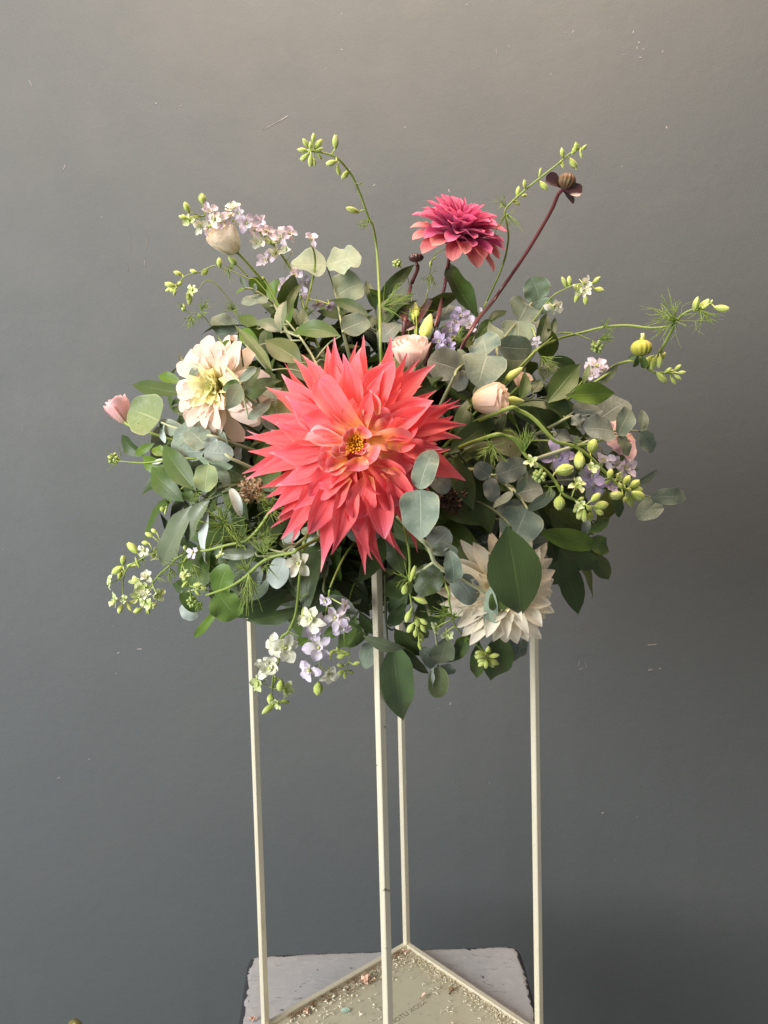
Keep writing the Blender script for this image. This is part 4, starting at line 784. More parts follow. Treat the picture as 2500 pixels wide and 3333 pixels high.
larkspur('larkspur stem with open green cups and a bud cluster just below the thick curving one', 'F', [(200, 870), (300, 870), (380, 900), (430, 990), (500, 1050), (580, 1110), (640, 1180), (690, 1260), (770, 1300), (850, 1345)],
    [(640, 1112, 758, 1085, .62), (668, 1275, 660, 1365, .85), (880, 1310, 942, 1255, .6), (900, 1348, 995, 1330), (910, 1370, 962, 1398), (800, 1330, 762, 1385), (820, 1350, 790, 1432), (832, 1365, 832, 1448), (882, 1378, 868, 1448), (850, 1340, 880, 1372, .7), (790, 1305, 832, 1285), (690, 1240, 680, 1200, .3)], [(475, 1045, 52, 'lark_green', (.1, .2, 1)), (780, 1200, 70, 'lark_green', (.2, .6, .7)), (800, 1340, 45, 'lark_green')],
    tiny=[(530, 1138, 52, 16)], ferns=[(420, 985, .05, -1, 185, 22, .6), (215, 940, -.3, .3, 110, 30, 1.2), (600, 1215, 0, .3, 70, 5)], d=-.03, r=.0024, fat=.58)
larkspur('trailing larkspur stem with curled bud tip at the lower left above the green eucalyptus', 'G', [(1400, 120), (1370, 160), (1280, 290), (1180, 380), (1050, 410), (900, 450), (780, 470), (710, 540), (690, 640), (720, 710), (830, 750)],
    [(780, 722, 850, 712, .5), (820, 752, 885, 740), (790, 758, 832, 802), (715, 450, 715, 415, .8), (715, 640, 715, 690, .8), (735, 690, 690, 740, .3)], [(715, 645, 50, 'lark_green'), (985, 500, 45, 'lark_green'), (780, 470, 60, 'lark_lilac')], tiny=[(772, 850, 48, 13)], ferns=[(690, 565, -.1, -.7, 130, 12), (830, 850, .1, .5, 90, 14), (1390, 130, 0, 0, 190, 26, 1.4), (1020, 250, 0, -.2, 200, 40, 1.2), (1120, 390, .2, -.6, 150, 22), (780, 560, .3, .6, 120, 16)], d=-.01, r=.002)
larkspur('curved larkspur tip with open pale green flowers furthest out at the lower left', 'G', [(700, 330), (480, 450), (380, 520), (280, 580), (240, 680), (240, 800), (250, 850)],
    [(350, 475, 275, 395, .5), (240, 572, 238, 492, .5), (235, 580, 155, 628, .5), (225, 600, 205, 682, .45), (270, 570, 345, 568, .4), (365, 590, 330, 500, .28), (470, 350, 408, 318, .5), (440, 400, 380, 392, .5), (500, 320, 458, 292, .6), (228, 870, 205, 942, .6), (262, 860, 302, 922, .4), (280, 850, 345, 862, .5)],
    [(145, 700, 68, 'lark_green', (-.7, 0, .5)), (185, 840, 75, 'lark_green', (-.6, -.1, .6)), (400, 455, 55, 'lark_white'), (480, 480, 60, 'lark_green'), (250, 830, 40, 'lark_green')], ferns=[(390, 520, .1, .6, 60, 4)], d=.0, r=.0013)
larkspur('crowded cluster of pale green larkspur flowers at the lower left', 'G', [(720, 480), (600, 570), (520, 640), (460, 720), (420, 800), (405, 880)],
    [(385, 900, 315, 932, .6), (420, 898, 440, 945, .7), (430, 890, 495, 868, .6), (360, 690, 300, 690, .6)], [(425, 655, 66, 'lark_white', (-.1, .5, .8)), (345, 700, 60, 'lark_green'), (400, 745, 72, 'lark_green', (0, 0, 1)), (350, 810, 66, 'lark_green'), (420, 790, 55, 'lark_white'), (500, 795, 66, 'lark_green', (.5, 0, .8)), (460, 870, 62, 'lark_green'), (410, 850, 50, 'lark_green')], ferns=[(500, 660, .5, .1, 90, 6), (600, 590, .2, .3, 110, 10)], d=-.005, r=.0014)
larkspur('bare larkspur stem with hanging feathery leaves crossing the green eucalyptus leaf', 'G', [(1600, 440), (1550, 470), (1400, 500), (1300, 550), (1180, 660), (1050, 740), (880, 800)], ferns=[(1210, 620, .12, 1, 230, 26, .4), (1320, 480, .1, -.5, 170, 20), (1350, 560, .2, .5, 110, 8), (1200, 610, -.3, -.6, 110, 12)], d=-.03, r=.0022)
larkspur('white larkspur spray hanging lowest at the left beside the left post', 'H', [(470, 100), (440, 300), (415, 430), (400, 600), (380, 720), (330, 840), (270, 900), (250, 1080), (215, 1180), (200, 1300), (190, 1390)],
    [(195, 1320, 185, 1405, .75), (222, 1400, 125, 1478, .45), (260, 1385, 340, 1385, .5), (275, 1215, 262, 1305, .6), (230, 1240, 225, 1180, .4)], [(410, 320, 125, 'lark_white', (-.1, .2, 1)), (300, 965, 135, 'lark_white', (.4, .1, .9)), (230, 950, 110, 'lark_white', (-.5, .1, .8)), (190, 1130, 120, 'lark_white', (-.2, .3, .9)), (130, 1100, 70, 'lark_white', (-.4, .5, .6)), (105, 1240, 85, 'lark_green', (-.6, 0, .7)), (300, 1295, 85, 'lark_green', (.6, -.1, .7)), (250, 1390, 60, 'lark_green')],
    ferns=[(330, 840, .5, -.2, 90, 4), (420, 590, .4, -.6, 170, 3), (130, 130, 0, -.2, 140, 20)], d=-.005, r=.0019)
larkspur('lilac larkspur florets hanging below the arrangement left of the front post', 'H', [(660, 480), (640, 600), (610, 720), (580, 850), (570, 1000), (572, 1200), (565, 1255)],
    [(562, 1235, 555, 1328, .7), (450, 640, 440, 780, .25)], [(510, 750, 115, 'lark_white', (-.4, .1, .9)), (545, 790, 90, 'lark_lilac', (.3, -.2, .9)), (690, 740, 110, 'lark_lilac', (.1, .3, .9)), (735, 810, 85, 'lark_lilac', (.2, -.4, .9)), (780, 770, 65, 'lark_pink'), (565, 965, 128, 'lark_lilac', (0, .1, 1)), (520, 860, 70, 'lark_lilac'), (495, 1140, 105, 'lark_lilac', (-.5, -.1, .8)), (630, 1165, 95, 'lark_white', (.5, -.2, .8)), (612, 600, 62, 'lark_lilac', (-.3, -.2, .9)), (760, 640, 50, 'lark_pink'), (420, 760, 45, 'lark_white')], d=-.005, r=.0013, branch=[[(640, 600), (690, 700), (735, 800)], [(610, 720), (520, 760)]])
larkspur('hanging larkspur tip of tight green buds right of the front post', 'H', [(1240, 120), (1265, 300), (1260, 480), (1275, 600), (1300, 720), (1330, 840), (1345, 930)],
    [(1270, 460, 1308, 335, .3), (1235, 480, 1220, 555, .65), (1295, 580, 1402, 622, .42), (1272, 680, 1238, 768, .5), (1292, 780, 1248, 852, .5), (1310, 725, 1330, 805, .55), (1342, 745, 1400, 785, .6), (1350, 790, 1388, 848, .55), (1312, 825, 1308, 882, .6), (1340, 850, 1362, 922, .55), (1335, 920, 1350, 985, .4)], ferns=[(1250, 430, -.8, -.2, 130, 4), (1280, 440, .5, -.4, 110, 3)], d=-.005, r=.0015)
larkspur('round yellow green bud cluster on a curved stalk under the cream dahlia', 'I', [(430, 560), (440, 640), (470, 780), (520, 850), (600, 910), (675, 975)], [(690, 1000, 615, 980, .5), (690, 1005, 610, 1015, .5), (700, 1000, 705, 940, .6), (705, 1010, 775, 1000, .5), (700, 1030, 775, 1062, .5), (690, 1030, 690, 1090, .5), (690, 1025, 640, 1075, .5), (685, 1015, 630, 1045, .5), (700, 1020, 740, 1080, .5), (695, 1010, 690, 1040, .9), (705, 1010, 735, 1000, .7), (685, 1000, 650, 1010, .7)],
    [(425, 845, 58, 'lark_green', (0, -.7, .7)), (345, 820, 40, 'lark_green')], ferns=[(450, 730, -.5, -.3, 120, 18), (470, 760, 0, -.3, 80, 8)], d=-.01, r=.0015)
larkspur('small hanging larkspur twig with tiny green buds left of the front post', 'H', [(760, 880), (800, 980), (790, 1100), (750, 1175)], [(770, 1020, 700, 1040, .6), (755, 1110, 702, 1095, .6), (825, 1098, 885, 1075, .55), (750, 1140, 708, 1182, .6), (770, 1150, 760, 1205, .5), (790, 1145, 832, 1160, .5), (650, 1000, 650, 1062, .5), (680, 985, 640, 1025, .5), (720, 1000, 700, 960, .5)], d=.02, r=.001)
larkspur('deep lilac larkspur cluster behind the maroon stem right of the top', 'L', [(820, 1050), (850, 900), (950, 800), (1050, 640), (1090, 500)], (), [(880, 745, 120, 'lark_purple', (-.2, -.2, 1)), (1000, 600, 120, 'lark_purple', (0, .3, 1)), (1085, 690, 110, 'lark_lilac', (.2, -.1, 1)), (1095, 500, 75, 'lark_lilac', (0, .8, .4)), (760, 870, 115, 'lark_purple', (-.2, 0, 1)), (855, 900, 110, 'lark_purple', (.2, -.2, 1)), (940, 660, 80, 'lark_purple'), (1220, 560, 60, 'lark_lilac')], ferns=[(960, 900, .1, -.4, 150, 22)], d=.04, r=.0014, mat='lark_purple')
larkspur('shaded lilac larkspur florets between the two bright bud stems at the right', 'F', [(560, 900), (700, 980), (880, 1080), (1000, 1150), (1100, 1100)], (), [(650, 1000, 110, 'lark_purple', (-.1, -.2, 1)), (700, 1000, 80, 'lark_purple', (.4, 0, .8)), (880, 1130, 100, 'lark_purple', (0, -.2, 1)), (900, 1200, 80, 'lark_purple', (.1, -.6, .7)), (965, 1040, 80, 'lark_lilac', (.2, .5, .8)), (1110, 1085, 92, 'lark_pink', (.2, .1, 1)), (1020, 1215, 70, 'lark_purple'), (1060, 1060, 55, 'lark_pink')], d=.02, r=.0012, mat='lark_purple')
larkspur('mauve larkspur floret behind the ruscus leaves below the round yellow bud', 'F', [(700, 620), (820, 500), (910, 410)], (), [(915, 400, 88, 'lark_lilac', (.1, .4, .9)), (880, 450, 70, 'lark_pink'), (960, 430, 60, 'lark_pink', (.5, .2, .7))], d=.035, r=.001)
larkspur('tiny green bud knot on a long bare stalk at the far left', 'D', [(800, 1170), (560, 1180), (400, 1200), (200, 1187)], tiny=[(165, 1168, 50, 15)], ferns=[(185, 1180, -.2, .5, 90, 6, 1.2), (215, 1150, .2, -.9, 110, 2, .3)], d=.0, r=.0012)
larkspur('tiny round bud on a thin stalk at the left edge above the glossy ruscus', 'D', [(800, 1350), (700, 1390), (600, 1500), (562, 1550)], [(562, 1552, 522, 1560, .95), (575, 1540, 560, 1600, .3)], ferns=[(600, 1500, -.2, .2, 80, 7), (800, 1450, 0, 0, 90, 14)], d=.0, r=.001)
larkspur('small knobbly green bud between the tall spike and the magenta dahlia', 'B', [(1040, 1400), (1030, 1290), (1010, 1190), (960, 1112)], tiny=[(925, 1085, 36, 14)], ferns=[(945, 1105, .3, -.3, 70, 6, 1.2)], d=.04, r=.001)
larkspur('thin yellow green larkspur shoot under the magenta dahlia', 'B', [(1090, 1480), (1140, 1390), (1170, 1280), (1190, 1100), (1230, 1005), (1300, 972)], [(1185, 1110, 1195, 1060, .5), (1200, 1060, 1230, 1030, .4)], ferns=[(1190, 1170, .1, .6, 100, 10)], d=.04, r=.0011)

# ------------------------------------------------------------------ dahlias
def stem_obj(t, pts, r, mat, name='stem'):
    b = Buf(); tube(b, spline(pts, 8), r, r * .85, 8); return b.obj(name, mat, t, pts[0])
# the big coral dahlia: petals noted one by one
HC = px('E', 800, 840); HY = -0.315
def HP(x, y, dy): u, v = px('E', x, y); return at_y(u, v, HY + dy)
hero = thing('dahlia', 'huge coral pink dahlia with spiky petals and orange centre facing the front', 'dahlia', HP(800, 840, .06), 'dahlias in the arrangement')
stem_obj(hero, [from_core(HP(800, 900, .06), .4), HP(800, 870, .04), HP(800, 840, .01)], .004, 'stem_green')
b = Buf(); lathe(b, [(.001, -.022), (.018, -.02), (.026, -.006), (.024, .004), (.012, .011), (.001, .012)], HP(800, 840, .012), cam_dir(0, 0, 1), 20); b.obj('receptacle', 'coral_inner', hero, HP(800, 840, .012))
CEN = np.array([800.0, 840.0])
def hpet(tx, ty, w, lay, bx=None, by=None, mat='coral', prof='spike', **k):
    d0, d1 = {0: (.016, .050), 1: (.008, .032), 2: (-.002, .014), 3: (-.010, .000), 4: (-.014, -.014)}[lay]
    d0 += k.pop('d0', 0); d1 += k.pop('d1', 0) + rng.uniform(-.003, .003)
    if bx is None:
        v = np.array([tx, ty]) - CEN; q = CEN + v / np.linalg.norm(v) * {0: 110, 1: 120, 2: 110, 3: 80, 4: 55}[lay]; bx, by = q
    p0 = HP(bx, by, d0); p1 = HP(tx, ty, d1); mid = (p0 + p1) / 2
    rad = nz(p1 - HP(800, 840, .0)); nrm = nz(cam_dir(0, 0, 1) - .25 * rad)
    ww = w * .47016 * depth(mid) / F_PX
    kk = dict(bend=.07, fold=0, cup=rng.uniform(.25, .6), twist=rng.uniform(-1.1, 1.1), wave=rng.uniform(.10, .28), tip=rng.uniform(-.06, .13), nr=17, nc=11, skew=rng.uniform(-.075, .075), pleat=rng.uniform(.03, .07)); kk.update(k)
    blade_obj('petal', mat, hero, p0, p1, ww, nrm, prof, **kk)
for i in range(30):   # a loose middle row
    th = 2 * math.pi * (i + rng.uniform(-.3, .3)) / 30; rr = rng.uniform(430, 560)
    hpet(800 + rr * math.cos(th), 840 + rr * math.sin(th), rng.uniform(105, 140), 1 if i % 2 else 2, d1=rng.uniform(-.004, .008))
for i in range(34):   # the hidden back rows
    th = 2 * math.pi * (i + rng.uniform(-.2, .2)) / 34; rr = rng.uniform(520, 610)
    hpet(800 + rr * math.cos(th) * 1.0, 840 + rr * math.sin(th), rng.uniform(120, 150), 0, d0=.006, d1=.004)
OUT0 = [(858, 92, 90), (815, 128, 85), (535, 308, 80), (335, 308, 100), (55, 745, 120), (52, 890, 130), (130, 1148, 120), (168, 1218, 110), (225, 1412, 110), (350, 1545, 110), (870, 1706, 140), (1140, 1618, 120), (1240, 1606, 110), (1580, 1097, 210), (1550, 800, 120), (1470, 518, 110), (1500, 594, 120), (1232, 278, 100), (1420, 880, 140), (1000, 1690, 150), (1040, 122, 150), (1350, 480, 120)]
for x, y, w in OUT0: hpet(x, y, w * .9, 0)
OUT1 = [(665, 138, 150), (605, 140, 150), (425, 212, 150), (362, 238, 150), (280, 344, 170), (170, 440, 175), (135, 645, 175), (40, 798, 140), (55, 1045, 160), (58, 1087, 170), (205, 1322, 170), (255, 1366, 170), (285, 1502, 180), (575, 1700, 190), (920, 1652, 170), (1575, 704, 150), (1515, 540, 150), (1475, 648, 190), (1355, 290, 200), (1160, 204, 130), (1080, 1568, 190), (845, 156, 190), (1180, 1400, 150)]
for x, y, w in OUT1: hpet(x, y, w * .84, 1)
IN2 = [(1065, 280, 220, 'broad'), (330, 518, 190, 'spike'), (1335, 548, 220, 'broad'), (480, 1455, 180, 'broad'), (640, 1592, 180, 'spike'), (1382, 580, 190, 'spike'), (240, 700, 190, 'spike'), (200, 900, 180, 'spike'), (260, 1130, 180, 'spike'), (720, 230, 170, 'spike'), (960, 330, 180, 'broad'), (820, 1440, 200, 'broad'), (1000, 1480, 190, 'broad'), (1120, 1330, 170, 'broad'), (1250, 1200, 150, 'spike'), (1325, 945, 170, 'spike'), (430, 620, 190, 'spike'), (380, 1290, 190, 'spike'), (560, 400, 170, 'spike'), (1390, 880, 150, 'spike')]
for x, y, w, pf in IN2: hpet(x, y, w, 2, prof=pf)
hpet(548, 392, 205, 3, 850, 750, prof='round', cup=.55, bend=.10, tip=-.02)
hpet(452, 650, 180, 3, 740, 760, cup=.6, tip=.12, mat='coral', prof='broad')
hpet(462, 815, 150, 3, 740, 835, cup=.75, tip=.16, mat='coral_curl', prof='round')
hpet(930, 455, 110, 3, 870, 740, mat='coral', cup=.7, twist=.9, tip=.05)
hpet(905, 470, 90, 3, 960, 640, mat='coral_curl', cup=.5, twist=1.0)
hpet(1235, 868, 270, 3, 890, 830, mat='coral_inner', prof='broad', cup=.12, wave=.28, bend=.05)
hpet(1120, 745, 240, 3, 870, 800, mat='coral_inner', prof='broad', cup=.15, wave=.30, bend=.05, twist=.3)
hpet(1040, 640, 190, 3, 860, 770, mat='coral_inner', prof='round', cup=.3, wave=.3, tip=.1)
hpet(1255, 685, 190, 3, 1000, 800, cup=.4, wave=.3, twist=.5, d1=.004)
hpet(1250, 830, 180, 3, 1020, 850, cup=.3, wave=.3, d1=-.002)
hpet(1310, 925, 150, 3, 1090, 850, cup=.5, twist=.6, d1=.004)
hpet(1190, 990, 200, 3, 930, 920, mat='coral_inner', prof='broad', cup=.3, wave=.25)
hpet(1120, 1100, 200, 3, 880, 960, prof='round', cup=.5, bend=.1, wave=.2)
hpet(980, 1130, 230, 3, 860, 980, prof='round', cup=.6, bend=.12, wave=.15, tip=.1)
hpet(560, 1110, 170, 3, 790, 1010, prof='round', cup=.6, tip=.12)
hpet(700, 1130, 200, 3, 790, 980, prof='round', cup=.5, tip=.10, mat='coral')
hpet(495, 1205, 190, 3, 760, 1060, prof='broad', cup=.4, d1=.004)
hpet(600, 1285, 210, 3, 760, 1070, prof='broad', cup=.3, d1=.006)
hpet(805, 1350, 220, 3, 900, 1060, prof='broad', cup=.35, d1=.004, tip=.10)
hpet(1090, 1265, 180, 3, 960, 1050, prof='round', cup=.6, d1=.004, mat='coral')
hpet(1160, 1215, 190, 3, 1040, 1000, prof='round', cup=.6, mat='coral', wave=.2)
hpet(650, 560, 170, 3, 790, 760, cup=.4, mat='coral_inner')
hpet(560, 700, 170, 3, 760, 800, cup=.4, mat='coral')
hpet(780, 520, 170, 3, 800, 740, cup=.3, mat='coral_inner')
hpet(560, 950, 180, 3, 760, 880, cup=.4, mat='coral_inner', prof='broad')
# curled small petals round the eye
hpet(545, 970, 150, 4, 740, 950, mat='coral_inner', prof='round', cup=.7, tip=.3, bend=.1)
hpet(600, 1010, 140, 4, 750, 960, mat='coral_inner', prof='round', cup=.7, tip=.3)
hpet(830, 1030, 190, 4, 830, 930, mat='coral_inner', prof='round', cup=.8, tip=.4, bend=.15)
hpet(955, 950, 170, 4, 860, 890, mat='coral_inner', prof='round', cup=.8, tip=.3, bend=.12)
hpet(640, 900, 90, 4, 735, 905, mat='coral_curl', prof='round', cup=.9, tip=.6)
hpet(690, 860, 80, 4, 740, 880, mat='coral_curl', prof='round', cup=.9, tip=.6)
hpet(700, 780, 90, 4, 760, 810, mat='coral_curl', prof='round', cup=.9, tip=.7)
hpet(755, 730, 80, 4, 780, 780, mat='coral_curl', prof='round', cup=.9, tip=.6)
hpet(880, 870, 80, 4, 850, 850, mat='coral_curl', prof='round', cup=.9, tip=.7)
hpet(850, 920, 110, 4, 830, 880, mat='coral_curl', prof='round', cup=.9, tip=.7)
hpet(880, 730, 120, 4, 830, 790, mat='coral_inner', prof='round', cup=.6, tip=.2)
cb = Buf(); eye = HP(800, 840, -.007)
for k in range(120):
    q = k + .5; rr = .0056 * math.sqrt(q / 120); th = q * 2.39996
    base = eye + cam_dir(math.cos(th) * rr, math.sin(th) * rr, 0); tipp = base + cam_dir(math.cos(th) * rr * .35 + rng.gauss(0, .0006), math.sin(th) * rr * .35 + rng.gauss(0, .0006), .004 + rng.random() * .004 + rr * .25)
    tube(cb, [base - cam_dir(0, 0, .004), (base + tipp) / 2, tipp], .0003, .0003, 4)
    lathe(cb, [(.0002, -.0007), (.00075, -.0002), (.0008, .0004), (.0002, .001)], tipp, tipp - base, 5)
o = cb.obj('stamen', 'stamen', hero, eye); o['kind'] = 'stuff'

def dahlia(label, c, ax, R0, layers, stem_pts, stem_mat, sepal='ruscus', drop=.0, rs=.0022, jit=1.0):
    """layers: count, elevation in degrees, length, width, material, profile, cup"""
    ax = nz(ax); a = nz(np.cross(ax, np.array([.11, .23, .97]))); bb = np.cross(ax, a)
    t = thing('dahlia', label, 'dahlia', stem_pts[0], 'dahlias in the arrangement')
    stem_obj(t, list(stem_pts) + [c - ax * R0 * .12], rs, stem_mat)
    b = Buf(); lathe(b, [(.05 * R0, -.22 * R0), (.2 * R0, -.16 * R0), (.26 * R0, 0), (.2 * R0, .14 * R0), (.01, .2 * R0 + 0)], c, ax, 16); b.obj('receptacle', sepal, t, c)
    for k in range(6):
        th = k * math.pi / 3; rad = math.cos(th) * a + math.sin(th) * bb
        blade_obj('sepal', sepal, t, c - ax * R0 * .2 + rad * R0 * .12, c - ax * R0 * .26 + rad * R0 * .5, R0 * .26, ax, 'ruscus', .05, .1, .2, 0, .1, 0, 6, 5)
    for li, (n, el, ln, wd, mt_, pf, cp) in enumerate(layers):
        for k in range(n):
            th = 2 * math.pi * (k + (.5 if li % 2 else 0)) / n + rng.uniform(-.10, .10) * jit; e = R_(el + rng.uniform(-7, 7) * jit)
            rad = math.cos(th) * a + math.sin(th) * bb; base = c + rad * R0 * .16 * (1 - max(0, el) / 130) + ax * R0 * (.16 * max(0, el) / 90 - .06)
            dirn = rad * math.cos(e) + ax * math.sin(e); nrm = nz(ax * math.cos(e) - rad * math.sin(e)); l = R0 * ln * rng.uniform(1 - .08 * jit, 1.06)
            blade_obj('petal', mt_, t, base, base + dirn * l, R0 * wd * rng.uniform(1 - .1 * jit, 1 + .1 * jit), nrm, pf, .09, 0, cp + rng.uniform(-.06, .1) * jit, rng.uniform(-.25, .25) * jit, .10 * jit, rng.uniform(-.10, .03) * jit + drop, 9, 7, 0, rng.uniform(-.04, .04) * jit, .03)
    return t, a, bb

c2 = P('B', 1395, 878, .02); R2 = size('B', 342, c2)
dahlia('magenta and salmon dahlia standing highest on a maroon stem', c2, cam_dir(.24, .80, .55), R2,
       [(10, -12, .93, .40, 'salmon', 'round', .25), (11, 0, .98, .38, 'salmon', 'round', .3), (12, 12, .98, .36, 'magenta', 'round', .35), (13, 22, .96, .34, 'magenta', 'round', .4), (13, 34, .90, .31, 'magenta', 'round', .5), (13, 46, .86, .28, 'magenta', 'round', .6), (12, 57, .80, .22, 'magenta', 'broad', .65), (10, 68, .74, .19, 'magenta', 'spike', .65), (7, 80, .68, .16, 'magenta', 'spike', .65)],
       [from_core(P('B', 1210, 1640, .03)), P('B', 1210, 1640, .03), P('B', 1290, 1300, .025), P('B', 1335, 1030, .02), c2 + (P('B', 1345, 985, .02) - c2) * .4], 'stem_maroon', 'sepal_maroon')
c3 = P('D', 985, 625, -.005); R3 = size('D', 380, c3)
dahlia('blush cream dahlia with rounded petals and yellow heart at the left', c3, cam_dir(-.42, -.02, .9), R3,
       [(11, -10, 1.04, .42, 'blush', 'round', .2), (12, 6, 1.0, .38, 'blush', 'round', .25), (13, 20, .86, .31, 'blush', 'round', .3), (12, 36, .72, .27, 'blush', 'round', .4), (11, 50, .58, .23, 'cream_yellow', 'round', .5), (9, 63, .46, .19, 'cream_yellow', 'round', .6), (8, 75, .36, .15, 'cream_yellow', 'round', .7), (5, 84, .30, .12, 'lis_bud', 'round', .7)],
       [from_core(c3), from_core(c3, .6), c3 + np.array([.02, .03, -.004])], 'stem_green', jit=2.0)
c4 = P('I', 800, 560, .002); R4 = size('I', 358, c4)
dahlia('pale cream dahlia with pointed petals half hidden by a dark leaf at lower right', c4, cam_dir(.12, -.16, .97), R4,
       [(11, -10, 1.04, .30, 'cream', 'broad', .3), (12, 0, 1.04, .31, 'cream', 'broad', .3), (12, 12, .98, .32, 'cream', 'broad', .3), (13, 26, .84, .28, 'cream', 'broad', .35), (11, 42, .66, .25, 'cream', 'broad', .45), (9, 60, .48, .2, 'cream_yellow', 'broad', .6), (6, 78, .34, .15, 'cream_yellow', 'broad', .7)],
       [from_core(c4), from_core(c4, .6), c4 + np.array([-.02, .03, .004])], 'stem_green', jit=1.8)

# ------------------------------------------------------------------ dahlia buds
def dahlia_bud(label, c, ax, r, mat, sep_mat, seps, stem_pts, stem_mat, flat=.9, pip=None, rs=.002, name='dahlia_bud'):
    t = thing(name, label, 'flower bud', stem_pts[0], 'dahlia buds in the arrangement'); ax = nz(ax)
    stem_obj(t, list(stem_pts) + [c - ax * r * .8], rs, stem_mat)
    b = Buf(); pr = [(max(.02, math.sin(s * math.pi)) * r, -math.cos(s * math.pi) * r * flat) for s in np.linspace(.04, .98, 11)]
    lathe(b, pr, c, ax, 52, .16, 13)
    e1 = nz(np.cross(ax, np.array([.3, .21, .93]))); e2 = np.cross(ax, e1)
    for k in range(9):      # scales folded over the bud
        th = k * .698 + rng.uniform(-.1, .1); rad = math.cos(th) * e1 + math.sin(th) * e2; up_ = .93 if k % 2 else .7
        v_, f_, u_ = blade(c - ax * r * flat * .85 + rad * r * .4, c + ax * r * flat * up_ + rad * r * (.30 if k % 2 else .62), r * .95, -rad, 'broad', -.30, 0, .35, 0, .05, 0, 8, 5); b.add(v_, f_, u_)
    b.obj('bud', mat, t, c)
    if pip: b = Buf(); tube(b, [c + ax * r * flat * .9, c + ax * r * (flat + .25) + _R * .1 * r, c + ax * r * (flat + .62) + _R * .05 * r], r * .26, r * .17, 8); b.obj('pistil', 'lis_bud', t, c)
    for (p0, p1, w) in seps: blade_obj('sepal', sep_mat, t, p0, p1, w, face_normal((p0 + p1) / 2, R_(rng.uniform(-30, 30)), p1 - p0), 'round', .1, 0, .3, .3, .1, .1, 8, 5)
    return t
cb1 = P('C', 637, 350, .0); r1 = size('C', 52, cb1); q = lambda x, y: P('C', x, y, -.004)
dahlia_bud('brown dahlia bud with shiny maroon sepals on a long slanting maroon stem', cb1, cam_dir(.25, .95, .15), r1, 'brown_bud', 'sepal_maroon',
    [(q(602, 382), q(508, 322), size('C', 78, cb1)), (q(612, 385), q(724, 422), size('C', 84, cb1)), (q(605, 392), q(670, 484), size('C', 48, cb1)), (P('C', 650, 370, .02), P('C', 690, 330, .02), size('C', 50, cb1))],
    [from_core(P('C', 20, 1320, .01)), P('C', 20, 1320, .01), P('C', 200, 1060, .0), P('C', 380, 800, .0), P('C', 530, 550, .0), P('C', 585, 430, .0)], 'stem_maroon', .95, None, .0021)
cb2 = P('C', 1085, 1350, .0); r2_ = size('C', 60, cb2); q = lambda x, y: P('C', x, y, -.006)
dahlia_bud('round yellow green bud with a blunt tip at the far right', cb2, cam_dir(-.02, 1, .15), r2_, 'yellow_bud', 'ruscus',
    [(q(1060, 1398), q(1035, 1462), size('C', 50, cb2)), (q(1055, 1395), q(1012, 1415), size('C', 30, cb2)), (q(1095, 1400), q(1098, 1470), size('C', 48, cb2))],
    [from_core(P('C', 800, 1560, .02)), P('C', 800, 1560, .02), P('C', 900, 1470, .01), P('C', 1000, 1430, .0), P('C', 1070, 1435, .0)], 'stem_green', .82, True, .0016)
cb3 = P('B', 1078, 1040, .025); r3_ = size('B', 56, cb3)
t = dahlia_bud('dark brown bud cup on a maroon stem just under the magenta dahlia', cb3, cam_dir(-.05, 1, 0), r3_, 'sepal_maroon', 'sepal_maroon', [], [from_core(P('B', 980, 1640, .03)), P('B', 980, 1640, .03), P('B', 1000, 1500, .03), P('B', 1030, 1280, .03), P('B', 1088, 1130, .025)], 'stem_maroon', .55, None, .0024)
for a1 in ((1085, 1560, 1198, 1352, 62), (990, 1560, 958, 1450, 62), (1000, 1520, 1030, 1580, 46), (985, 1600, 1090, 1560, 50)):
    p0, p1 = P('B', a1[0], a1[1], .02), P('B', a1[2], a1[3], .02); blade_obj('leaf', 'sepal_maroon', t, p0, p1, size('B', a1[4], p0), face_normal(p0, .2, p1 - p0), 'ruscus', .06, .2, .1, .2, .1, .0, 9, 5)

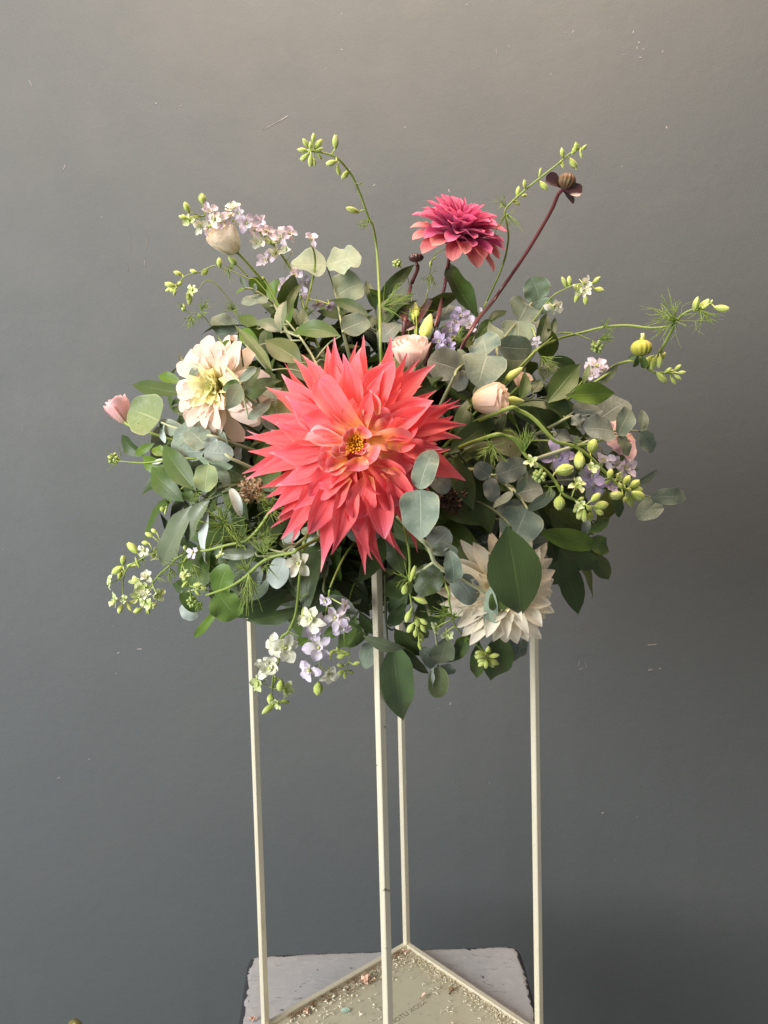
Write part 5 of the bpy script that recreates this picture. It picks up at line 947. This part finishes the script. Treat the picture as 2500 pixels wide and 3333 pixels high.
# ------------------------------------------------------------------ lisianthus roses
def rose(t, c, ax, R0, Hh, mats, turns=((.30, 3, 1.0), (.52, 3, 1.0), (.74, 4, .97), (.95, 5, .90)), flare=.18):
    ax = nz(ax); a = nz(np.cross(ax, np.array([.17, .41, .9]))); bb = np.cross(ax, a); ph = rng.random() * 6
    for li, (k, n, hh) in enumerate(turns):
        for i in range(n):
            th0 = ph + li * .9 + 2 * math.pi * i / n; half = math.pi / n * 1.5; V, UV = [], []; nr, nc = 9, 9; p2 = rng.random() * 6
            for r in range(nr):
                v = r / (nr - 1)
                for j in range(nc):
                    s = -1 + 2 * j / (nc - 1); th = th0 + s * half
                    rim_ = 1 - .16 * s * s
                    prof = .44 + .56 * math.sin(min(1, v * 1.15) * math.pi / 2) ** .8
                    rr = R0 * k * prof * (1 + .10 * s * .8) + R0 * flare * (k ** 1.5) * max(0, v - .68) ** 1.0 * 1.4 * (1 + .5 * math.sin(3 * s + p2))
                    hz = Hh * hh * v * rim_ + R0 * .05 * v * math.sin(4 * s + p2)
                    if v > .85: hz -= Hh * .05 * k
                    V.append(c + ax * hz + rr * (math.cos(th) * a + math.sin(th) * bb)); UV.append((j / (nc - 1), v))
            mesh_obj('petal', V, grid_faces(nr, nc), mats[min(li, len(mats) - 1)], t, UV, True, c)
    b = Buf(); lathe(b, [(.06 * R0, -.12 * Hh), (.22 * R0, -.06 * Hh), (.34 * R0, .03 * Hh), (.30 * R0, .08 * Hh)], c, ax, 14); b.obj('calyx', 'ruscus_bright', t, c)
    for i in range(5):
        th = ph + 2 * math.pi * i / 5; rad = math.cos(th) * a + math.sin(th) * bb
        blade_obj('sepal', 'ruscus_bright', t, c + rad * R0 * .3, c + rad * R0 * .85 + ax * Hh * .42, R0 * .14, rad, 'ruscus', -.05, .1, .1, 0, .1, .05, 6, 5)
def lis_bud(t, view, bx, by, tx, ty, w, d, mat='lis_bud', stalk=None):
    p0, p1 = P(view, bx, by, d), P(view, tx, ty, d); b = Buf(); L = np.linalg.norm(p1 - p0); ww = size(view, w, p0)
    lathe(b, [(r_ * ww, h * L) for r_, h in [(.08, 0), (.30, .05), (.46, .2), (.5, .38), (.42, .58), (.30, .76), (.18, .9), (.05, 1)]], p0, p1 - p0, 16, .16, 4, 0, 3.4)
    o = b.obj('bud', mat, t, p0)
    if stalk: stem_obj(t, [P(view, x, y, d) for x, y in stalk] + [p0], .0009, 'stem_green', 'stalk')
def lis(label, root_pts, r=.0016):
    t = thing('lisianthus_stem', label, 'lisianthus', root_pts[0], 'lisianthus stems in the arrangement'); stem_obj(t, root_pts, r, 'stem_green'); return t
c = P('L', 455, 1120, .0); t = lis('pale pink lisianthus rose with yellow green buds just above the coral dahlia', [from_core(c), from_core(c, .6), c])
rose(t, c, cam_dir(-.06, .86, .52), size('L', 195, c), size('L', 300, c), ['rose_pink'], ((.24, 3, 1.02), (.42, 3, 1.03), (.62, 4, 1.0), (.82, 5, .97), (1.0, 5, .9)))
lis_bud(t, 'L', 590, 830, 672, 572, 140, .02, 'lis_bud', [(560, 950), (585, 880)])
lis_bud(t, 'L', 515, 600, 505, 448, 80, .02, 'lis_bud', [(500, 930), (515, 760)])
lis_bud(t, 'L', 482, 640, 470, 500, 44, .022, 'lis_bud', [(495, 930), (500, 740)])
c = P('F', 90, 640, .0); t = lis('peach lisianthus rose lying on its side right of the coral dahlia', [from_core(c), from_core(c, .6), c])
rose(t, c, cam_dir(.92, .06, .38), size('F', 105, c), size('F', 235, c), ['rose_peach'], ((.35, 3, 1.02), (.6, 3, 1.0), (.85, 4, .95), (1.0, 4, .86)), .10)
lis_bud(t, 'F', 300, 630, 428, 634, 62, .004, 'lis_bud', [(200, 650), (260, 640)])
c = P('A', 1105, 985, .01); t = lis('cream lisianthus bud flower under the lilac spike at the upper left', [from_core(P('A', 1400, 1330, .02)), P('A', 1400, 1330, .02), P('A', 1300, 1200, .015), P('A', 1150, 1030, .01), c])
rose(t, c, cam_dir(-.52, .50, .69), size('A', 118, c), size('A', 225, c), ['rose_cream'], ((.22, 3, 1.0), (.42, 3, 1.02), (.66, 4, 1.0), (.9, 5, .93)), .30)
lis_bud(t, 'A', 1110, 1090, 1050, 1030, 50, .012, 'bud_green', [(1200, 1185), (1150, 1130)])
c = P('D', 268, 880, .02); t = lis('pink lisianthus bud peeking out at the far left behind a round leaf', [from_core(P('D', 420, 960, .03)), P('D', 420, 960, .03), c])
rose(t, c, cam_dir(-.42, .8, .3), size('D', 88, c), size('D', 205, c), ['rose_hot'], ((.4, 3, 1.0), (.7, 3, 1.0), (1.0, 4, .95)), .2)
c = P('F', 1000, 880, .012); t = lis('torn coral pink flower behind the round eucalyptus leaves at the far right', [from_core(c), from_core(c, .7), c])
for a1 in ((1010, 900, 935, 752, 110), (1015, 890, 1050, 768, 110), (1030, 860, 1030, 960, 120), (1020, 900, 1110, 985, 110), (1130, 850, 1150, 1045, 80), (1060, 940, 1150, 1050, 46), (1110, 870, 1175, 900, 60)):
    p0, p1 = P('F', a1[0], a1[1], .012), P('F', a1[2], a1[3], .008); blade_obj('petal', 'salmon' if a1[4] > 999 else 'rose_hot', t, p0, p1, size('F', a1[4], p0), face_normal(p0, R_(rng.uniform(-20, 20)), p1 - p0), 'broad', .06, 0, .2, .3, .3, .05, 9, 7)
c = P('F', 400, 530, .03); t = lis('blush lisianthus glimpsed between dark leaves at the right', [from_core(c), from_core(c, .6), c])
rose(t, c, cam_dir(.2, .8, .5), size('F', 60, c), size('F', 90, c), ['rose_pink'], ((.5, 3, 1.0), (1.0, 4, .95)), .2)
c = P('C', 275, 1535, .0); t = lis('pointed yellow green lisianthus bud above the peach rose', [from_core(c), from_core(c, .6), c]); lis_bud(t, 'C', 272, 1540, 372, 1468, 52, .0)

# ------------------------------------------------------------------ dried heads and moss
def dried(label, c, r, mat, n, cat='dried flower', name='dried_flower_head'):
    t = thing(name, label, cat, from_core(c, .5)); stem_obj(t, [from_core(c, .5), c], .0016, 'stem_dark'); b = Buf()
    for k in range(n):
        v = nz(np.array([rng.gauss(0, 1), rng.gauss(0, 1), rng.gauss(0, 1)])); p = c + v * r * rng.uniform(.3, .75); q = nz(v + .9 * np.array([rng.gauss(0, 1), rng.gauss(0, 1), rng.gauss(0, 1)]))
        vv, ff, uu = blade(p, p + q * r * rng.uniform(.35, .6), r * rng.uniform(.18, .4), nz(np.cross(q, v) + v * .4), 'round', .2, .2, .4, rng.uniform(-2, 2), .5, .4, 5, 4); b.add(vv, ff, uu)
    o = b.obj('crumpled_petals', mat, t, c); o['kind'] = 'stuff'
c = P('D', 1230, 1415, .0); dried('shrivelled brown dried flower head at the left edge of the coral dahlia', c, size('D', 105, c), 'dry', 110)
c = P('E', 1470, 1200, .02); dried('clump of brown moss in the gap right of the coral dahlia', c, size('E', 110, c), 'moss', 160, 'moss', 'moss_clump')

# ------------------------------------------------------------------ scraps on the stand and stool
sr = random.Random(11)
def on_plate(): 
    while True:
        s, t_ = sr.uniform(.05, .95), sr.uniform(.05, .95)
        if sr.random() < .6: t_ = 1 - abs(sr.gauss(0, .09)) if sr.random() < .5 else t_; s = .96 - abs(sr.gauss(0, .06)) if t_ < .9 else s
        if 0 < s < 1 and 0 < t_ < 1:
            return corner(0, r2) + (corner(1, r2) - corner(0, r2)) * s + (corner(3, r2) - corner(0, r2)) * (1 - t_)
def scraps(name, mat, n, lmin, lmax, w, label, cat, pos, up=.5):
    b = Buf()
    for k in range(n):
        p = pos(); l = sr.uniform(lmin, lmax); th = sr.uniform(0, 6.28); d_ = np.array([math.cos(th), math.sin(th), 0]); sd = np.array([-math.sin(th), math.cos(th), 0])
        h = l * up * sr.uniform(.1, .6); cu = sr.uniform(-.5, .5)
        if sr.random() < .5:     # a flat curled flake
            v_, f_, u_ = blade(p + np.array([0, 0, w]), p + d_ * l * .7 + [0, 0, w + h * .6], w * sr.uniform(2.5, 5), nz(np.array([sr.gauss(0, .5), sr.gauss(0, .5), 1])), 'strap', .15, .2, .5, sr.uniform(-1, 1), .3, .2, 4, 3); b.add(v_, f_, u_); continue
        path = spline([p + [0, 0, w * .6], p + d_ * l * .5 + sd * cu * l + [0, 0, h + w], p + d_ * l + [0, 0, w * .7 + h * sr.random()]], 3); tube(b, path, w * sr.uniform(.5, 1), w * .35, 4)
    o = b.obj(name, mat); tag(o, label, cat, None, 'stuff'); return o
scraps('shavings', 'shaving', 420, .002, .0075, .00075, 'cream petal and stem shavings scattered over the gold base plate', 'shavings', on_plate)
scraps('grit', 'grit', 260, .0008, .003, .0004, 'brown grit and crumbs gathered along the rails of the base plate', 'grit', on_plate)
def on_stool():
    p = stool_pt(sr.uniform(.06, .94), sr.uniform(.03, .4)); return np.array([p[0], p[1], ZT])
scraps('crumbs', 'shaving', 26, .0008, .003, .0003, 'few pale crumbs lying on the worn grey stool top', 'crumbs', on_stool)
def near_rail(i, j, lo, hi):
    def f():
        t_ = sr.uniform(.03, .9); p = corner(i, r2) + (corner(j, r2) - corner(i, r2)) * t_; inn = nz(SC - (corner(i) + corner(j)) / 2); return p + inn * abs(sr.gauss(lo, hi)) + [0, 0, -.0008]
    return f
scraps('rail_shavings', 'shaving', 420, .0015, .005, .0007, 'pale shavings heaped against the right rail of the base', 'shavings', near_rail(1, 0, .004, .006))
scraps('rail_grit', 'grit', 320, .0015, .005, .0007, 'tan and brown shavings heaped against the left rail of the base', 'shavings', near_rail(1, 2, .004, .006))
def scrap(label, view, x, y, r, mat, n, z0=-.001, prof='round'):
    c = at_z(*px(view, x, y), z0 + .001); R0 = size(view, r, c); t = thing('flower_scrap', label, 'flower scrap', c, 'flower scraps on the base plate')
    for k in range(n):
        th = sr.uniform(0, 6.28); v = nz(np.array([math.cos(th), math.sin(th), sr.uniform(.0, .8)])); p0 = c + np.array([sr.gauss(0, R0 * .25), sr.gauss(0, R0 * .25), R0 * .12])
        blade_obj('petal', mat, t, p0, p0 + v * R0 * sr.uniform(.6, 1.1), R0 * sr.uniform(.35, .6), nz(np.array([sr.gauss(0, .4), sr.gauss(0, .4), 1])), prof, .15, .2, .5, sr.uniform(-.9, .9), .4, .2, 6, 5)
scrap('largest pale pink flower scrap standing on the base plate left of the front post', 'J', 708, 395, 46, 'scrap', 9)
scrap('small cream star shaped scrap beside the largest pink scrap', 'J', 662, 412, 24, 'shaving', 4, prof='strap')
scrap('upright pink scrap in the middle of the base plate right of the front post', 'J', 992, 470, 26, 'scrap', 5)
scrap('pink scrap with a long tail near the left rail of the base plate', 'J', 395, 545, 26, 'scrap', 5, prof='strap')
scrap('orange petal scrap against the left rail of the base plate', 'J', 615, 430, 28, 'dry', 3, prof='strap')
scrap('rusty red withered scrap against the right rail of the base plate', 'J', 1140, 442, 26, 'grit', 7)
scrap('pale scraps caught in the back corner of the base plate', 'J', 905, 240, 26, 'scrap', 6)
scrap('curled ring of cream shaving near the right rail of the base plate', 'J', 1242, 535, 14, 'shaving', 3, prof='strap')
scrap('pink scrap lying at the foot of the left post', 'J', 130, 585, 30, 'scrap', 5, z0=ZT)
c = at_z(*px('J', 600, 530), 0.0); p0 = at_z(*px('J', 578, 535), .001); p1 = at_z(*px('J', 626, 530), .001)
tl = thing('leaf_scrap', 'small teal green leaf scrap lying on the base plate', 'leaf scrap', c)
blade_obj('leaf', 'teal', tl, p0, p1, .007, np.array([0, -.3, 1]), 'euc', .08, .1, .15, 0, .1, 0, 8, 5)

# ------------------------------------------------------------------ the tip of another bud at the lower left, close to the wall
p0 = at_y(*px('P', 238, 3420), .20); p1 = at_y(*px('P', 242, 3316), .20); s0 = size('P', 1, p0)
t = thing('loose_flower', 'yellow green tip of a flower bud just entering the lower left corner', 'flower bud', p0 + np.array([0, 0, -.25]))
b = Buf(); lathe(b, [(2 * s0, 0), (22 * s0, 12 * s0), (30 * s0, 45 * s0), (28 * s0, 75 * s0), (20 * s0, 92 * s0), (14 * s0, 100 * s0), (1 * s0, 104 * s0)], p0, p1 - p0, 20, .15, 9); b.obj('bud', 'olive', t, p0)
stem_obj(t, [p0 + np.array([0, 0, -.25]), p0 + np.array([.003, 0, -.1]), p0], .002, 'stem_green')
